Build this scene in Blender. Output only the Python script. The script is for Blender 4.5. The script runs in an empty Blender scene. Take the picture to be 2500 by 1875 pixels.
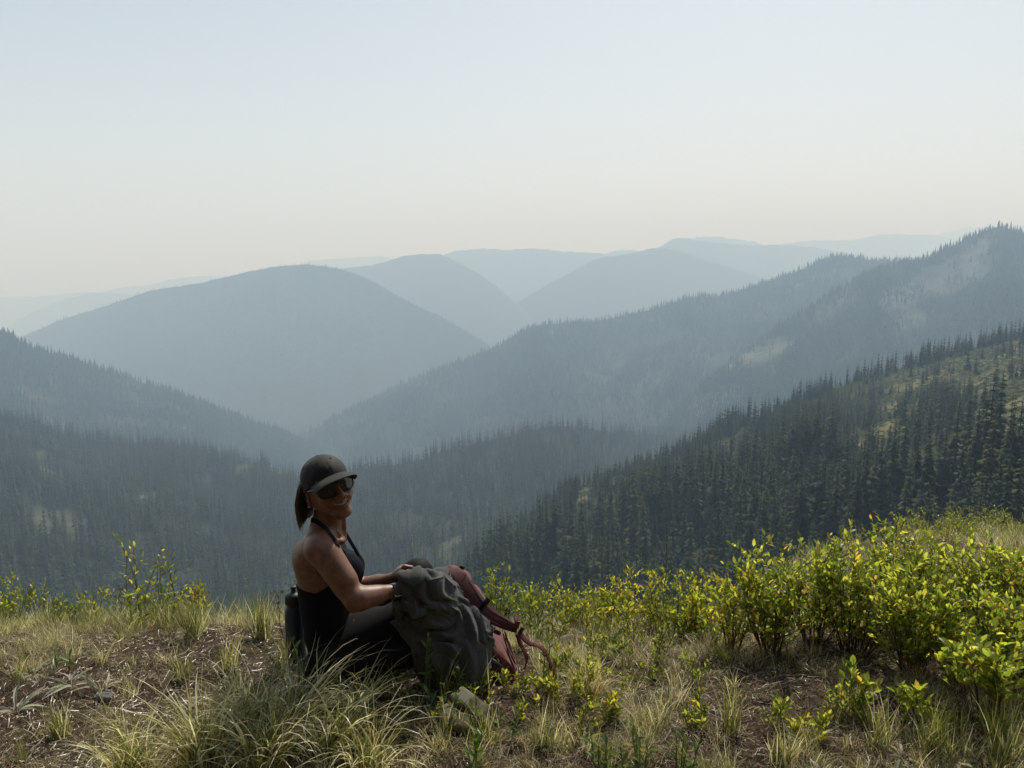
import bpy, bmesh, math, random
import numpy as np
from mathutils import Vector, Matrix, Euler

R = math.radians
rng = np.random.default_rng(7)
random.seed(7)
scene = bpy.context.scene
COL = scene.collection

# ------------------------------------------------------------------ camera, world, sun, exposure
F = 1853.0                     # focal length in photo pixels (photo 2500 x 1875)
PITCH = R(7.9)
CAMZ = 1.45
cam_d = bpy.data.cameras.new('camera')
cam_d.sensor_width = 36.0
cam_d.lens = F / 2500 * 36
cam_d.clip_start = 0.05
cam_d.clip_end = 60000
cam = bpy.data.objects.new('camera', cam_d)
COL.objects.link(cam)
cam.location = (0, 0, CAMZ)
cam.rotation_euler = (R(90) - PITCH, 0, 0)
scene.camera = cam

SUN_EL, SUN_AZ = R(49), R(20)      # azimuth clockwise from +Y (straight ahead): the sun stands ahead and to the right
world = bpy.data.worlds.new('World')
scene.world = world
world.use_nodes = True
wn = world.node_tree
wn.nodes.clear()
sky = wn.nodes.new('ShaderNodeTexSky')
sky.sky_type = 'NISHITA'
sky.sun_disc = False
sky.sun_elevation = SUN_EL
sky.sun_rotation = SUN_AZ
sky.altitude = 1800
sky.air_density = 1.0
sky.dust_density = 3.0
sky.ozone_density = 1.5
hsv = wn.nodes.new('ShaderNodeHueSaturation')
hsv.inputs['Saturation'].default_value = 0.50
bg = wn.nodes.new('ShaderNodeBackground')
bg.inputs['Strength'].default_value = 0.14
wo = wn.nodes.new('ShaderNodeOutputWorld')
wn.links.new(sky.outputs[0], hsv.inputs['Color'])
smoke = wn.nodes.new('ShaderNodeMix'); smoke.data_type = 'RGBA'; smoke.blend_type = 'MULTIPLY'
smoke.inputs[0].default_value = 1.0; smoke.inputs[7].default_value = (0.965, 0.99, 0.98, 1)      # the smoke's even grey-green cast
wn.links.new(hsv.outputs[0], smoke.inputs[6]); wn.links.new(smoke.outputs[2], bg.inputs['Color'])
wn.links.new(bg.outputs[0], wo.inputs['Surface'])

sun_d = bpy.data.lights.new('sun', 'SUN')
sun_d.energy = 5.0
sun_d.angle = R(0.9)
sun_d.color = (0.985, 1.0, 0.93)
sun = bpy.data.objects.new('sun', sun_d)
COL.objects.link(sun)
sdir = Vector((math.sin(SUN_AZ) * math.cos(SUN_EL), math.cos(SUN_AZ) * math.cos(SUN_EL), math.sin(SUN_EL)))
sun.rotation_euler = sdir.to_track_quat('Z', 'Y').to_euler()
sun.location = (0, 0, 60)

scene.view_settings.view_transform = 'Standard'
scene.view_settings.look = 'None'
scene.view_settings.exposure = 0.0
scene.view_settings.gamma = 1.0
scene.render.engine = 'CYCLES'
scene.cycles.volume_bounces = 2
scene.cycles.max_bounces = 6
scene.cycles.diffuse_bounces = 3
scene.cycles.transparent_max_bounces = 8
scene.cycles.sample_clamp_indirect = 6

# ------------------------------------------------------------------ helpers
CP, SP = math.cos(PITCH), math.sin(PITCH)

def at(px, py, Y):
    """the point at forward distance Y seen at photo pixel (px, py)"""
    u = (px - 1250) / F
    v = (937.5 - py) / F
    dy = CP + v * SP
    dz = -SP + v * CP
    return Vector((u / dy * Y, Y, CAMZ + dz / dy * Y))

def at_np(px, py, Y):
    u = (px - 1250) / F
    v = (937.5 - py) / F
    dy = CP + v * SP
    dz = -SP + v * CP
    return np.stack([u / dy * Y, Y + 0 * u, CAMZ + dz / dy * Y], -1)

def project(P):
    x, y, z = P[..., 0], P[..., 1], P[..., 2] - CAMZ
    d = y * CP - z * SP
    v = (y * SP + z * CP) / d
    return 1250 + F * x / d, 937.5 - F * v, d

_perm = rng.integers(0, 1 << 16, size=(256, 256)).astype(np.float64) / 65535.0

def vnoise(x, y):
    xi = np.floor(x).astype(int); yi = np.floor(y).astype(int)
    fx = x - xi; fy = y - yi
    fx = fx * fx * (3 - 2 * fx); fy = fy * fy * (3 - 2 * fy)
    g = lambda a, b: _perm[a & 255, b & 255]
    return ((g(xi, yi) * (1 - fx) + g(xi + 1, yi) * fx) * (1 - fy)
            + (g(xi, yi + 1) * (1 - fx) + g(xi + 1, yi + 1) * fx) * fy)

def fbm(x, y, octv=4, gain=0.5):
    s = 0.0; a = 1.0; t = 0.0
    for k in range(octv):
        s = s + a * (vnoise(x + 17.3 * k, y - 9.1 * k) - 0.5); t += a
        x = x * 2.03; y = y * 2.03; a *= gain
    return s / t * 2

def link(o, parent=None):
    COL.objects.link(o)
    if parent is not None:
        o.parent = parent
    return o

def mesh_np(name, V, Fc, mat=None, smooth=False, attrs=None, mats=None, mat_idx=None):
    """V (n,3), Fc list of arrays (m,k) with k=3 or 4"""
    me = bpy.data.meshes.new(name)
    if not isinstance(Fc, (list, tuple)):
        Fc = [Fc]
    Fc = [f for f in Fc if len(f)]
    me.vertices.add(len(V))
    me.vertices.foreach_set('co', np.asarray(V, np.float32).ravel())
    loops = np.concatenate([f.ravel() for f in Fc]).astype(np.int32)
    sizes = np.concatenate([np.full(len(f), f.shape[1]) for f in Fc]).astype(np.int32)
    me.loops.add(len(loops))
    me.loops.foreach_set('vertex_index', loops)
    me.polygons.add(len(sizes))
    starts = np.concatenate([[0], np.cumsum(sizes)[:-1]]).astype(np.int32)
    me.polygons.foreach_set('loop_start', starts)
    if smooth:
        me.polygons.foreach_set('use_smooth', np.ones(len(sizes), bool))
    if mat_idx is not None:
        me.polygons.foreach_set('material_index', np.asarray(mat_idx, np.int32))
    me.update(calc_edges=True)
    me.validate()
    if attrs:
        for k, (typ, dom, arr) in attrs.items():
            a = me.attributes.new(k, typ, dom)
            if typ == 'FLOAT_COLOR':
                a.data.foreach_set('color', np.asarray(arr, np.float32).ravel())
            elif typ == 'FLOAT_VECTOR':
                a.data.foreach_set('vector', np.asarray(arr, np.float32).ravel())
            else:
                a.data.foreach_set('value', np.asarray(arr).ravel())
    if mat is not None:
        me.materials.append(mat)
    for m in (mats or []):
        me.materials.append(m)
    return me

def new_obj(name, data, parent=None):
    return link(bpy.data.objects.new(name, data), parent)

def tag(o, label=None, category=None, group=None, kind=None):
    if label: o['label'] = label
    if category: o['category'] = category
    if group: o['group'] = group
    if kind: o['kind'] = kind
    return o

def thing(name, loc, label, category, group=None, rotz=0.0):
    o = bpy.data.objects.new(name, None)
    o.empty_display_size = 0.1
    o.location = loc
    o.rotation_euler = (0, 0, rotz)
    link(o)
    return tag(o, label, category, group)

# ---- node material helper
class NM:
    def __init__(self, name):
        self.m = bpy.data.materials.new(name)
        self.m.use_nodes = True
        self.t = self.m.node_tree
        self.t.nodes.clear()
        self.out = self.t.nodes.new('ShaderNodeOutputMaterial')
    def n(self, typ, **kw):
        nd = self.t.nodes.new(typ)
        for k, v in kw.items():
            if k.startswith('i_'):
                nd.inputs[k[2:].replace('_', ' ')].default_value = v
            else:
                setattr(nd, k, v)
        return nd
    def l(self, a, b):
        self.t.links.new(a, b)
    def ramp(self, fac, stops):
        r = self.n('ShaderNodeValToRGB')
        e = r.color_ramp.elements
        while len(e) < len(stops):
            e.new(0.5)
        for el, (p, c) in zip(e, stops):
            el.position = p
            el.color = (*c, 1) if len(c) == 3 else c
        self.l(fac, r.inputs[0])
        return r.outputs[0]
    def noise(self, scale, detail=4, rough=0.55, vec=None, dist=0.0):
        nd = self.n('ShaderNodeTexNoise')
        nd.inputs['Scale'].default_value = scale
        nd.inputs['Detail'].default_value = detail
        nd.inputs['Roughness'].default_value = rough
        nd.inputs['Distortion'].default_value = dist
        if vec is not None:
            self.l(vec, nd.inputs['Vector'])
        return nd.outputs['Fac']
    def mix(self, fac, a, b, blend='MIX'):
        nd = self.n('ShaderNodeMix', data_type='RGBA', blend_type=blend)
        for sock, v in ((nd.inputs[0], fac), (nd.inputs[6], a), (nd.inputs[7], b)):
            if hasattr(v, 'is_linked') or isinstance(v, bpy.types.NodeSocket):
                self.l(v, sock)
            elif isinstance(v, (int, float)):
                sock.default_value = v
            else:
                sock.default_value = (*v, 1) if len(v) == 3 else v
        return nd.outputs[2]
    def geo(self):
        return self.n('ShaderNodeNewGeometry').outputs['Position']
    def obj(self):
        return self.n('ShaderNodeTexCoord').outputs['Object']
    def bump(self, h, strength=0.3, dist=0.01):
        b = self.n('ShaderNodeBump')
        b.inputs['Strength'].default_value = strength
        b.inputs['Distance'].default_value = dist
        self.l(h, b.inputs['Height'])
        return b.outputs[0]
    def pbr(self, color, rough=0.8, spec=0.3, normal=None, metallic=0.0, sheen=0.0, sss=0.0):
        p = self.n('ShaderNodeBsdfPrincipled')
        if isinstance(color, bpy.types.NodeSocket):
            self.l(color, p.inputs['Base Color'])
        else:
            p.inputs['Base Color'].default_value = (*color, 1)
        if isinstance(rough, bpy.types.NodeSocket):
            self.l(rough, p.inputs['Roughness'])
        else:
            p.inputs['Roughness'].default_value = rough
        p.inputs['Specular IOR Level'].default_value = spec
        p.inputs['Metallic'].default_value = metallic
        if sheen:
            p.inputs['Sheen Weight'].default_value = sheen
        if sss:
            p.inputs['Subsurface Weight'].default_value = sss
            p.inputs['Subsurface Radius'].default_value = (0.012, 0.005, 0.003)
            p.inputs['Subsurface Scale'].default_value = 1.0
        if normal is not None:
            self.l(normal, p.inputs['Normal'])
        return p
    def done(self, shader):
        self.l(shader.outputs[0], self.out.inputs['Surface'])
        return self.m
    def leafy(self, color, trans_color, trans=0.5, rough=0.5, spec=0.4, normal=None):
        p = self.pbr(color, rough, spec, normal)
        t = self.n('ShaderNodeBsdfTranslucent')
        if isinstance(trans_color, bpy.types.NodeSocket):
            self.l(trans_color, t.inputs['Color'])
        else:
            t.inputs['Color'].default_value = (*trans_color, 1)
        mx = self.n('ShaderNodeMixShader')
        mx.inputs[0].default_value = trans
        self.l(p.outputs[0], mx.inputs[1])
        self.l(t.outputs[0], mx.inputs[2])
        return self.done(mx)

def simple_mat(name, color, rough=0.7, spec=0.3, metallic=0.0, nscale=60, var=0.25, bump=0.0, **kw):
    m = NM(name)
    f = m.noise(nscale, 4, 0.6, m.obj())
    c0 = tuple(c * (1 - var) for c in color); c1 = tuple(min(1, c * (1 + var)) for c in color)
    col = m.ramp(f, [(0.3, c0), (0.7, c1)])
    nrm = m.bump(f, bump, 0.002) if bump else None
    return m.done(m.pbr(col, rough, spec, nrm, metallic, **kw))

# ------------------------------------------------------------------ haze: one closed box of even density
HAZE_DENS = 0.00030
def build_haze():
    x0, x1, y0, y1, z0, z1 = -14000, 14000, -900, 15000, -1103, 1000
    V = np.array([(x, y, z) for x in (x0, x1) for y in (y0, y1) for z in (z0, z1)], float)
    Fq = np.array([(0, 1, 3, 2), (4, 6, 7, 5), (0, 4, 5, 1), (2, 3, 7, 6), (0, 2, 6, 4), (1, 5, 7, 3)])
    m = NM('haze_air')
    pv = m.n('ShaderNodeVolumePrincipled')
    pv.inputs['Color'].default_value = (0.55, 0.75, 1.0, 1)
    pv.inputs['Absorption Color'].default_value = (1.0, 1.0, 1.0, 1)
    pv.inputs['Density'].default_value = HAZE_DENS
    pv.inputs['Anisotropy'].default_value = 0.0
    m.l(pv.outputs[0], m.out.inputs['Volume'])
    o = new_obj('haze', mesh_np('haze', V, Fq, m.m))
    tag(o, kind='stuff', label='pale blue wildfire smoke haze filling the valleys', category='haze')
build_haze()

# ------------------------------------------------------------------ far terrain
m = NM('valley_forest_ground')
f = m.noise(0.004, 5, 0.6, m.geo())
forest_floor_far = m.done(m.pbr(m.ramp(f, [(0.3, (0.020, 0.030, 0.018)), (0.7, (0.045, 0.055, 0.030))]), 0.95, 0.1))

def hill_mat(name, dark, light, meadow, scale=0.02, thr=(0.58, 0.68), fine=0.15):
    m = NM(name)
    g = m.geo()
    a = m.noise(scale, 6, 0.65, g)
    b = m.noise(scale * 0.35, 5, 0.6, g, 0.6)
    c = m.noise(fine, 4, 0.7, g)
    base = m.mix(a, dark, light)
    patch = m.n('ShaderNodeMapRange'); patch.inputs[1].default_value = thr[0]; patch.inputs[2].default_value = thr[1]
    m.l(b, patch.inputs[0])
    opn = m.n('ShaderNodeAttribute', attribute_name='open')
    mxp = m.n('ShaderNodeMath', operation='MAXIMUM'); m.l(patch.outputs[0], mxp.inputs[0]); m.l(opn.outputs['Fac'], mxp.inputs[1])
    tone = m.mix(m.noise(fine * 1.7, 4, 0.7, g), tuple(v * .55 for v in meadow), tuple(v * 1.35 for v in meadow))
    base = m.mix(mxp.outputs[0], base, tone)
    var = m.ramp(c, [(0.3, (0.6, 0.6, 0.6)), (0.7, (1.3, 1.3, 1.3))])
    base = m.mix(0.8, base, var, 'MULTIPLY')
    return m.done(m.pbr(base, 0.95, 0.1, m.bump(c, 0.8, 3.0)))

def dense(pts, n, smooth=0):
    pts = np.array(pts, float)
    px = np.linspace(pts[0, 0], pts[-1, 0], n)
    py = np.interp(px, pts[:, 0], pts[:, 1])
    Y = np.interp(px, pts[:, 0], pts[:, 2])
    k = smooth
    if k > 1:
        ker = np.hanning(k + 2)[1:-1]; ker /= ker.sum()
        pad = k // 2
        sm = lambda a: np.convolve(np.pad(a, pad, mode='reflect', reflect_type='odd'), ker, 'valid')[:n]
        py = sm(py); Y = sm(Y)
    return at_np(px, py, Y)

def seg_dist(px, py, a, b):
    ax, ay = a; bx, by = b
    t = np.clip(((px - ax) * (bx - ax) + (py - ay) * (by - ay)) / ((bx - ax) ** 2 + (by - ay) ** 2), 0, 1)
    return np.hypot(px - ax - t * (bx - ax), py - ay - t * (by - ay))

R1_OPEN = [((2098, 1093), (2172, 1035), 14, .04), ((2145, 1095), (2230, 1025), 20, .05), ((2150, 1010), (2200, 985), 12, .08),
           ((2340, 965), (2430, 925), 22, .06), ((2430, 925), (2560, 885), 26, .1), ((2190, 950), (2330, 900), 24, .18), ((2330, 900), (2500, 850), 20, .3),
           ((2380, 1110), (2560, 1020), 44, .05), ((2390, 1160), (2560, 1110), 22, .10), ((2420, 1010), (2560, 960), 34, .10),
           ((1840, 1020), (1880, 1000), 9, .1), ((2210, 1110), (2240, 1180), 10, .15), ((2195, 1210), (2300, 1165), 16, .1),
           ((1810, 1155), (1910, 1130), 9, .15), ((1770, 1080), (1780, 1110), 6, .1), ((1175, 1280), (1195, 1340), 9, .05), ((1250, 1265), (1262, 1300), 10, .03),
           ((1420, 1215), (1450, 1195), 12, .04), ((1330, 1290), (1345, 1320), 10, .1), ((1570, 1140), (1600, 1150), 9, .1), ((1490, 1180), (1510, 1175), 9, .1),
           ((1100, 1340), (1180, 1330), 16, .1)]
L1_OPEN = [((100, 1265), (110, 1300), 16, .03), ((135, 1250), (150, 1280), 9, .15), ((165, 1260), (185, 1300), 14, .10), ((200, 1270), (205, 1290), 9, .03),
           ((85, 1118), (105, 1115), 12, .15), ((95, 1140), (118, 1160), 9, .1), ((585, 1153), (622, 1142), 11, .03), ((672, 1150), (725, 1165), 9, .08),
           ((298, 1180), (306, 1190), 6, .1), ((500, 1290), (503, 1310), 6, .2), ((460, 1122), (465, 1124), 5, .1)]
MR_OPEN = [((1085, 1335), (1150, 1305), 10, .25), ((1090, 1362), (1140, 1375), 9, .25), ((890, 1350), (960, 1372), 8, .3)]
R2_OPEN = [((2380, 650), (2300, 690), 30, .1), ((2400, 600), (2360, 640), 16, .1), ((2080, 720), (2010, 770), 18, .2), ((1900, 845), (1780, 890), 18, .15), ((1790, 960), (1700, 1000), 20, .2),
           ((2180, 730), (2260, 700), 26, .15), ((2200, 790), (2240, 780), 18, .15), ((1560, 950), (1600, 930), 16, .25)]

HILLS = {}
def hill(key, crest, base, mat, n=160, ns=50, amp=20.0, wl=200.0, crest_noise=0.0, smooth=9, back=600.0, bslope=0.55, skirt=600.0, spur=0.0, spur_wl=250.0, opens=None):
    C = dense(crest, n, smooth)
    B = dense(base, n, smooth)
    if crest_noise:
        C[:, 2] += crest_noise * fbm(np.arange(n) * 0.35 + hash(key) % 97 * 0 + len(crest) * 3.1, np.zeros(n), 4, 0.7)
    d = C[:, :2] - B[:, :2]
    d /= np.linalg.norm(d, axis=1)[:, None]
    rows = []
    for b in (1.0, 0.55, 0.25, 0.08):
        r = C.copy(); r[:, :2] += d * back * b; r[:, 2] -= back * b * bslope
        rows.append(r)
    w = np.linspace(0, 1, ns)
    arc = np.concatenate([[0], np.cumsum(np.linalg.norm(np.diff(C[:, :2], axis=0), axis=1))])
    grid = []
    for k, ww in enumerate(w):
        r = C * (1 - ww) + B * ww
        env = min(1.0, ww * 6)
        r[:, 2] += env * amp * fbm(r[:, 0] / wl, r[:, 1] / wl, 5, 0.5)
        if spur:
            sn = 1 - np.abs(fbm(arc / spur_wl + 0.9 * ww + 0.25 * fbm(arc / wl, np.full(n, ww * 3.0), 2), np.full(n, 3.7 + ww * 0.8), 3, 0.45))
            r[:, 2] += spur * (sn - 0.75) * math.sin(math.pi * min(1, ww * 1.1)) ** 0.8
        grid.append(r)
    HILLS[key] = np.array(grid)
    rows += grid
    s = B.copy(); s[:, :2] -= d * skirt; s[:, 2] -= skirt * 0.6
    rows.append(s)
    G = np.array(rows)
    nr = len(rows)
    idx = np.arange(nr * n).reshape(nr, n)
    Fq = np.stack([idx[:-1, :-1], idx[1:, :-1], idx[1:, 1:], idx[:-1, 1:]], -1).reshape(-1, 4)
    attrs = None
    if opens:
        px, py, _ = project(G.reshape(-1, 3)); val = np.zeros(len(px))
        for (s_, e_, w_, dn_) in opens:
            val = np.maximum(val, np.clip(1.25 - seg_dist(px, py, s_, e_) / (w_ * 1.2), 0, 1) * (1 - dn_))
        val *= np.clip(0.75 + 1.5 * fbm(G[..., 0].ravel() / 14, G[..., 1].ravel() / 14, 3), 0, 1)
        attrs = {'open': ('FLOAT', 'POINT', val)}
    o = new_obj('hill', mesh_np('hill_' + key, G.reshape(-1, 3), Fq, mat, smooth=True, attrs=attrs))
    tag(o, kind='structure')
    return o

mt_far = hill_mat('far_forested_slope', (0.030, 0.042, 0.032), (0.055, 0.065, 0.045), (0.09, 0.10, 0.07), 0.004, (0.62, 0.75), 0.03)
mt_mid = hill_mat('hazy_forested_slope', (0.022, 0.032, 0.022), (0.045, 0.055, 0.035), (0.15, 0.15, 0.125), 0.010, (0.64, 0.72), 0.06)
mt_near = hill_mat('near_open_slope', (0.030, 0.040, 0.016), (0.060, 0.066, 0.026), (0.21, 0.19, 0.085), 0.030, (0.62, 0.70), 0.5)
mt_left = hill_mat('left_forest_slope', (0.022, 0.030, 0.018), (0.045, 0.052, 0.028), (0.12, 0.115, 0.065), 0.015, (0.60, 0.66), 0.2)

# ranges fading away, farthest first
hill('lf3', [(640, 690, 13000), (751, 638, 13000), (791, 633, 13000), (860, 629, 13000), (927, 625, 13000), (1000, 640, 13000), (1060, 660, 13000)],
     [(600, 800, 11000), (1100, 800, 11000)], mt_far, crest_noise=8, amp=60, wl=1200)
hill('m8', [(2150, 600, 13500), (2284, 573, 13500), (2357, 555, 13500), (2430, 553, 13500), (2493, 550, 13500), (2620, 540, 13500), (2900, 560, 13500)],
     [(2100, 800, 11000), (2900, 800, 11000)], mt_far, crest_noise=12, amp=60, wl=1200)
hill('lf2', [(-400, 760, 11500), (0, 726, 11500), (113, 723, 11500), (181, 715, 11500), (254, 712, 11500), (311, 699, 11500), (360, 697, 11500), (418, 682, 11500), (492, 673, 11500), (565, 676, 11500), (700, 700, 11500)],
     [(-400, 900, 9000), (700, 900, 9000)], mt_far, crest_noise=8, amp=60, wl=1200)
hill('lf1', [(-300, 1000, 8600), (-60, 860, 8700), (0, 808, 8800), (73, 766, 8900), (141, 735, 9000), (226, 714, 9000), (400, 722, 9000), (600, 740, 9000)],
     [(-300, 1100, 7000), (600, 900, 7000)], mt_far, crest_noise=8, amp=60, wl=1000)
hill('m7', [(1820, 620, 11000), (1911, 595, 11000), (1985, 586, 11000), (2069, 588, 11000), (2154, 571, 11000), (2267, 573, 11000), (2360, 590, 11000), (2700, 600, 11000)],
     [(1800, 800, 9000), (2700, 800, 9000)], mt_far, crest_noise=14, amp=80, wl=1000)
hill('m6', [(1600, 605, 9800), (1680, 582, 9800), (1719, 577, 9800), (1792, 582, 9800), (1849, 593, 9800), (1950, 620, 9800), (2100, 650, 9800)],
     [(1600, 800, 8200), (2100, 800, 8200)], mt_far, crest_noise=22, amp=80, wl=1000)
hill('c3b', [(1380, 640, 10200), (1476, 620, 10200), (1510, 610, 10200), (1549, 610, 10200), (1620, 640, 10200)],
     [(1380, 760, 9000), (1650, 760, 9000)], mt_far, crest_noise=14, n=90)
hill('c3', [(980, 700, 8600), (1074, 626, 8600), (1119, 611, 8600), (1175, 607, 8600), (1250, 610, 8600), (1295, 606, 8600), (1380, 614, 8600), (1476, 619, 8600), (1600, 650, 8600)],
     [(900, 900, 7000), (1600, 900, 7000)], mt_far, crest_noise=9, amp=80, wl=900, spur=60, spur_wl=900)
hill('m5', [(1540, 640, 8000), (1612, 603, 8000), (1645, 580, 8000), (1690, 585, 8000), (1730, 590, 8000), (1815, 599, 8000), (1928, 598, 8000), (2000, 606, 8000), (2200, 640, 8000), (2400, 660, 8000)],
     [(1500, 850, 6600), (2400, 850, 6600)], mt_far, crest_noise=12, amp=70, wl=900, spur=60, spur_wl=900)
hill('c2', [(740, 700, 6300), (819, 656, 6300), (915, 647, 6300), (977, 627, 6300), (1017, 621, 6300), (1074, 620, 6300), (1120, 640, 6210), (1187, 680, 6030), (1250, 730, 5850), (1330, 800, 5670), (1450, 900, 5400)],
     [(700, 1050, 4320), (1450, 1050, 4320)], mt_far, crest_noise=7, amp=60, wl=900, spur=70, spur_wl=900)
hill('m4', [(1050, 960, 5500), (1150, 850, 5700), (1250, 745, 5900), (1352, 686, 6100), (1459, 630, 6300), (1515, 623, 6400), (1612, 603, 6500), (1674, 618, 6500), (1740, 640, 6400), (1900, 690, 6200), (2200, 760, 6000)],
     [(1000, 1150, 4300), (2200, 1000, 4300)], mt_far, crest_noise=6, amp=70, wl=800, spur=70, spur_wl=800)
hill('c1', [(-200, 900, 4700), (56, 822, 4650), (152, 779, 4600), (254, 749, 4500), (362, 710, 4450), (486, 692, 4450), (582, 669, 4450), (678, 650, 4450), (746, 645, 4450), (819, 654, 4400), (880, 672, 4350), (940, 703, 4280), (989, 733, 4200), (1074, 772, 4080), (1130, 805, 4000), (1198, 845, 3900), (1320, 960, 3750)],
     [(-200, 1200, 2845), (600, 1250, 2756), (1320, 1250, 2756)], mt_far, n=240, crest_noise=5, amp=70, wl=900, spur=50, spur_wl=1100)
hill('r2a', [(560, 1130, 2700), (640, 1100, 2700), (740, 1063, 2700), (848, 1005, 2750), (989, 935, 2800), (1215, 846, 2900), (1250, 824, 2900), (1306, 794, 2900), (1470, 782, 2950), (1589, 757, 3000), (1691, 724, 3000), (1758, 724, 3050), (1815, 708, 3050), (1956, 660, 3100), (2035, 622, 3100), (2126, 637, 3050), (2256, 637, 2950), (2400, 650, 2800), (2700, 680, 2700)],
     [(500, 1300, 1900), (1200, 1200, 1700), (1800, 1150, 1700), (2700, 1050, 1700)], mt_mid, n=260, ns=60, amp=35, wl=260, smooth=5, spur=70, spur_wl=330)
hill('r2b', [(1500, 1150, 1900), (1640, 1010, 1950), (1740, 920, 2000), (1830, 850, 2050), (1900, 802, 2100), (1990, 745, 2150), (2060, 700, 2200), (2130, 660, 2250), (2200, 645, 2300), (2256, 636, 2300), (2295, 616, 2300), (2380, 573, 2300), (2442, 551, 2300), (2482, 568, 2300), (2560, 590, 2300), (2800, 620, 2300)],
     [(1500, 1250, 1450), (2000, 1120, 1350), (2500, 1000, 1250), (2800, 950, 1200)], mt_mid, n=220, ns=60, amp=35, wl=200, smooth=5, spur=60, spur_wl=260, opens=R2_OPEN)
hill('l2', [(-400, 700, 1900), (-100, 790, 1950), (0, 812, 2000), (48, 830, 2000), (60, 845, 2020), (112, 860, 2050), (209, 890, 2100), (299, 918, 2150), (422, 959, 2200), (560, 1012, 2300), (691, 1057, 2400), (785, 1110, 2450), (860, 1112, 2500), (1003, 1112, 2550), (1150, 1130, 2600)],
     [(-400, 1200, 1250), (200, 1230, 1300), (700, 1250, 1500), (1150, 1250, 1600)], mt_left, n=200, ns=50, amp=25, wl=180, smooth=5, spur=45, spur_wl=220)
hill('l1', [(-400, 900, 1000), (-100, 985, 1020), (0, 1015, 1050), (60, 1034, 1060), (127, 1056, 1080), (261, 1077, 1120), (450, 1102, 1150), (635, 1133, 1150), (800, 1185, 1100), (950, 1280, 950), (1100, 1400, 800)],
     [(-400, 1750, 330), (0, 1750, 330), (500, 1750, 350), (1100, 1720, 380)], mt_left, n=180, ns=70, amp=14, wl=110, smooth=5, spur=16, spur_wl=110, opens=L1_OPEN)
hill('mr', [(560, 1210, 1000), (800, 1165, 1050), (893, 1148, 1100), (1028, 1123, 1120), (1085, 1100, 1130), (1187, 1078, 1150), (1288, 1053, 1180), (1361, 1038, 1200), (1451, 1050, 1250), (1550, 1062, 1400), (1700, 1062, 1600), (1900, 1070, 1700), (2000, 1100, 1750)],
     [(500, 1750, 400), (900, 1700, 420), (1300, 1650, 470), (2000, 1450, 800)], mt_left, n=180, ns=70, amp=12, wl=110, smooth=5, spur=14, spur_wl=120, opens=MR_OPEN)
hill('r1', [(980, 1600, 500), (1100, 1450, 510), (1180, 1360, 520), (1250, 1300, 540), (1400, 1195, 570), (1550, 1145, 600), (1700, 1090, 620), (1800, 1040, 640), (1950, 978, 650), (2200, 898, 660), (2500, 820, 680), (2800, 740, 700)],
     [(960, 1950, 170), (1300, 1850, 170), (1900, 1700, 170), (2400, 1500, 150), (2800, 1400, 140)], mt_near, n=330, ns=200, amp=7, wl=60, smooth=5, spur=7, spur_wl=70, opens=R1_OPEN)

# valley floor sheet out to the horizon, under all the hills
Vg = np.array([(-20000, -900, -1102), (20000, -900, -1102), (20000, 40000, -1102), (-20000, 40000, -1102)], float)
Vg = np.array([(-13900, -880, -1100), (13900, -880, -1100), (13900, 14900, -1100), (-13900, 14900, -1100)], float)
tag(new_obj('valley_floor', mesh_np('valley_floor', Vg, np.array([(0, 1, 2, 3)]), forest_floor_far)), kind='structure')
# ------------------------------------------------------------------ firs
m = NM('fir_needles')
oi = m.n('ShaderNodeObjectInfo')
f = m.noise(0.9, 3, 0.6, m.geo())
c1 = m.ramp(f, [(0.3, (0.018, 0.030, 0.016)), (0.72, (0.052, 0.066, 0.028))])
rr = m.ramp(oi.outputs['Random'], [(0.0, (0.50, 0.62, 0.60)), (0.5, (0.95, 0.98, 0.9)), (0.85, (1.45, 1.4, 1.1)), (0.95, (1.6, 1.3, 0.95)), (1.0, (2.0, 1.35, 0.9))])
fir_mat = m.leafy(m.mix(1.0, c1, rr, 'MULTIPLY'), (0.05, 0.07, 0.02), 0.12, 0.8, 0.1)
bark_mat = simple_mat('fir_bark', (0.075, 0.062, 0.052), 0.9, 0.1, nscale=8)
snag_mat = simple_mat('bleached_dead_wood', (0.20, 0.185, 0.165), 0.9, 0.1, nscale=8)

def tube_np(pts, rad, seg=6, cap=True):
    pts = np.asarray(pts, float); n = len(pts)
    rad = np.broadcast_to(np.asarray(rad, float), (n,))
    tan = np.gradient(pts, axis=0); tan /= np.linalg.norm(tan, axis=1)[:, None] + 1e-9
    up = np.array([0.0, 0, 1]) if abs(tan[0, 2]) < 0.9 else np.array([1.0, 0, 0])
    V = []
    a0 = np.cross(tan[0], up); a0 /= np.linalg.norm(a0)
    for k in range(n):
        a0 = a0 - tan[k] * np.dot(a0, tan[k]); a0 /= np.linalg.norm(a0) + 1e-9
        b0 = np.cross(tan[k], a0)
        th = np.arange(seg) / seg * 2 * np.pi
        V.append(pts[k] + rad[k] * (np.cos(th)[:, None] * a0 + np.sin(th)[:, None] * b0))
    V = np.concatenate(V)
    Fq = []
    for k in range(n - 1):
        for s in range(seg):
            s2 = (s + 1) % seg
            Fq.append((k * seg + s, k * seg + s2, (k + 1) * seg + s2, (k + 1) * seg + s))
    return V, np.array(Fq)

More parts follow.
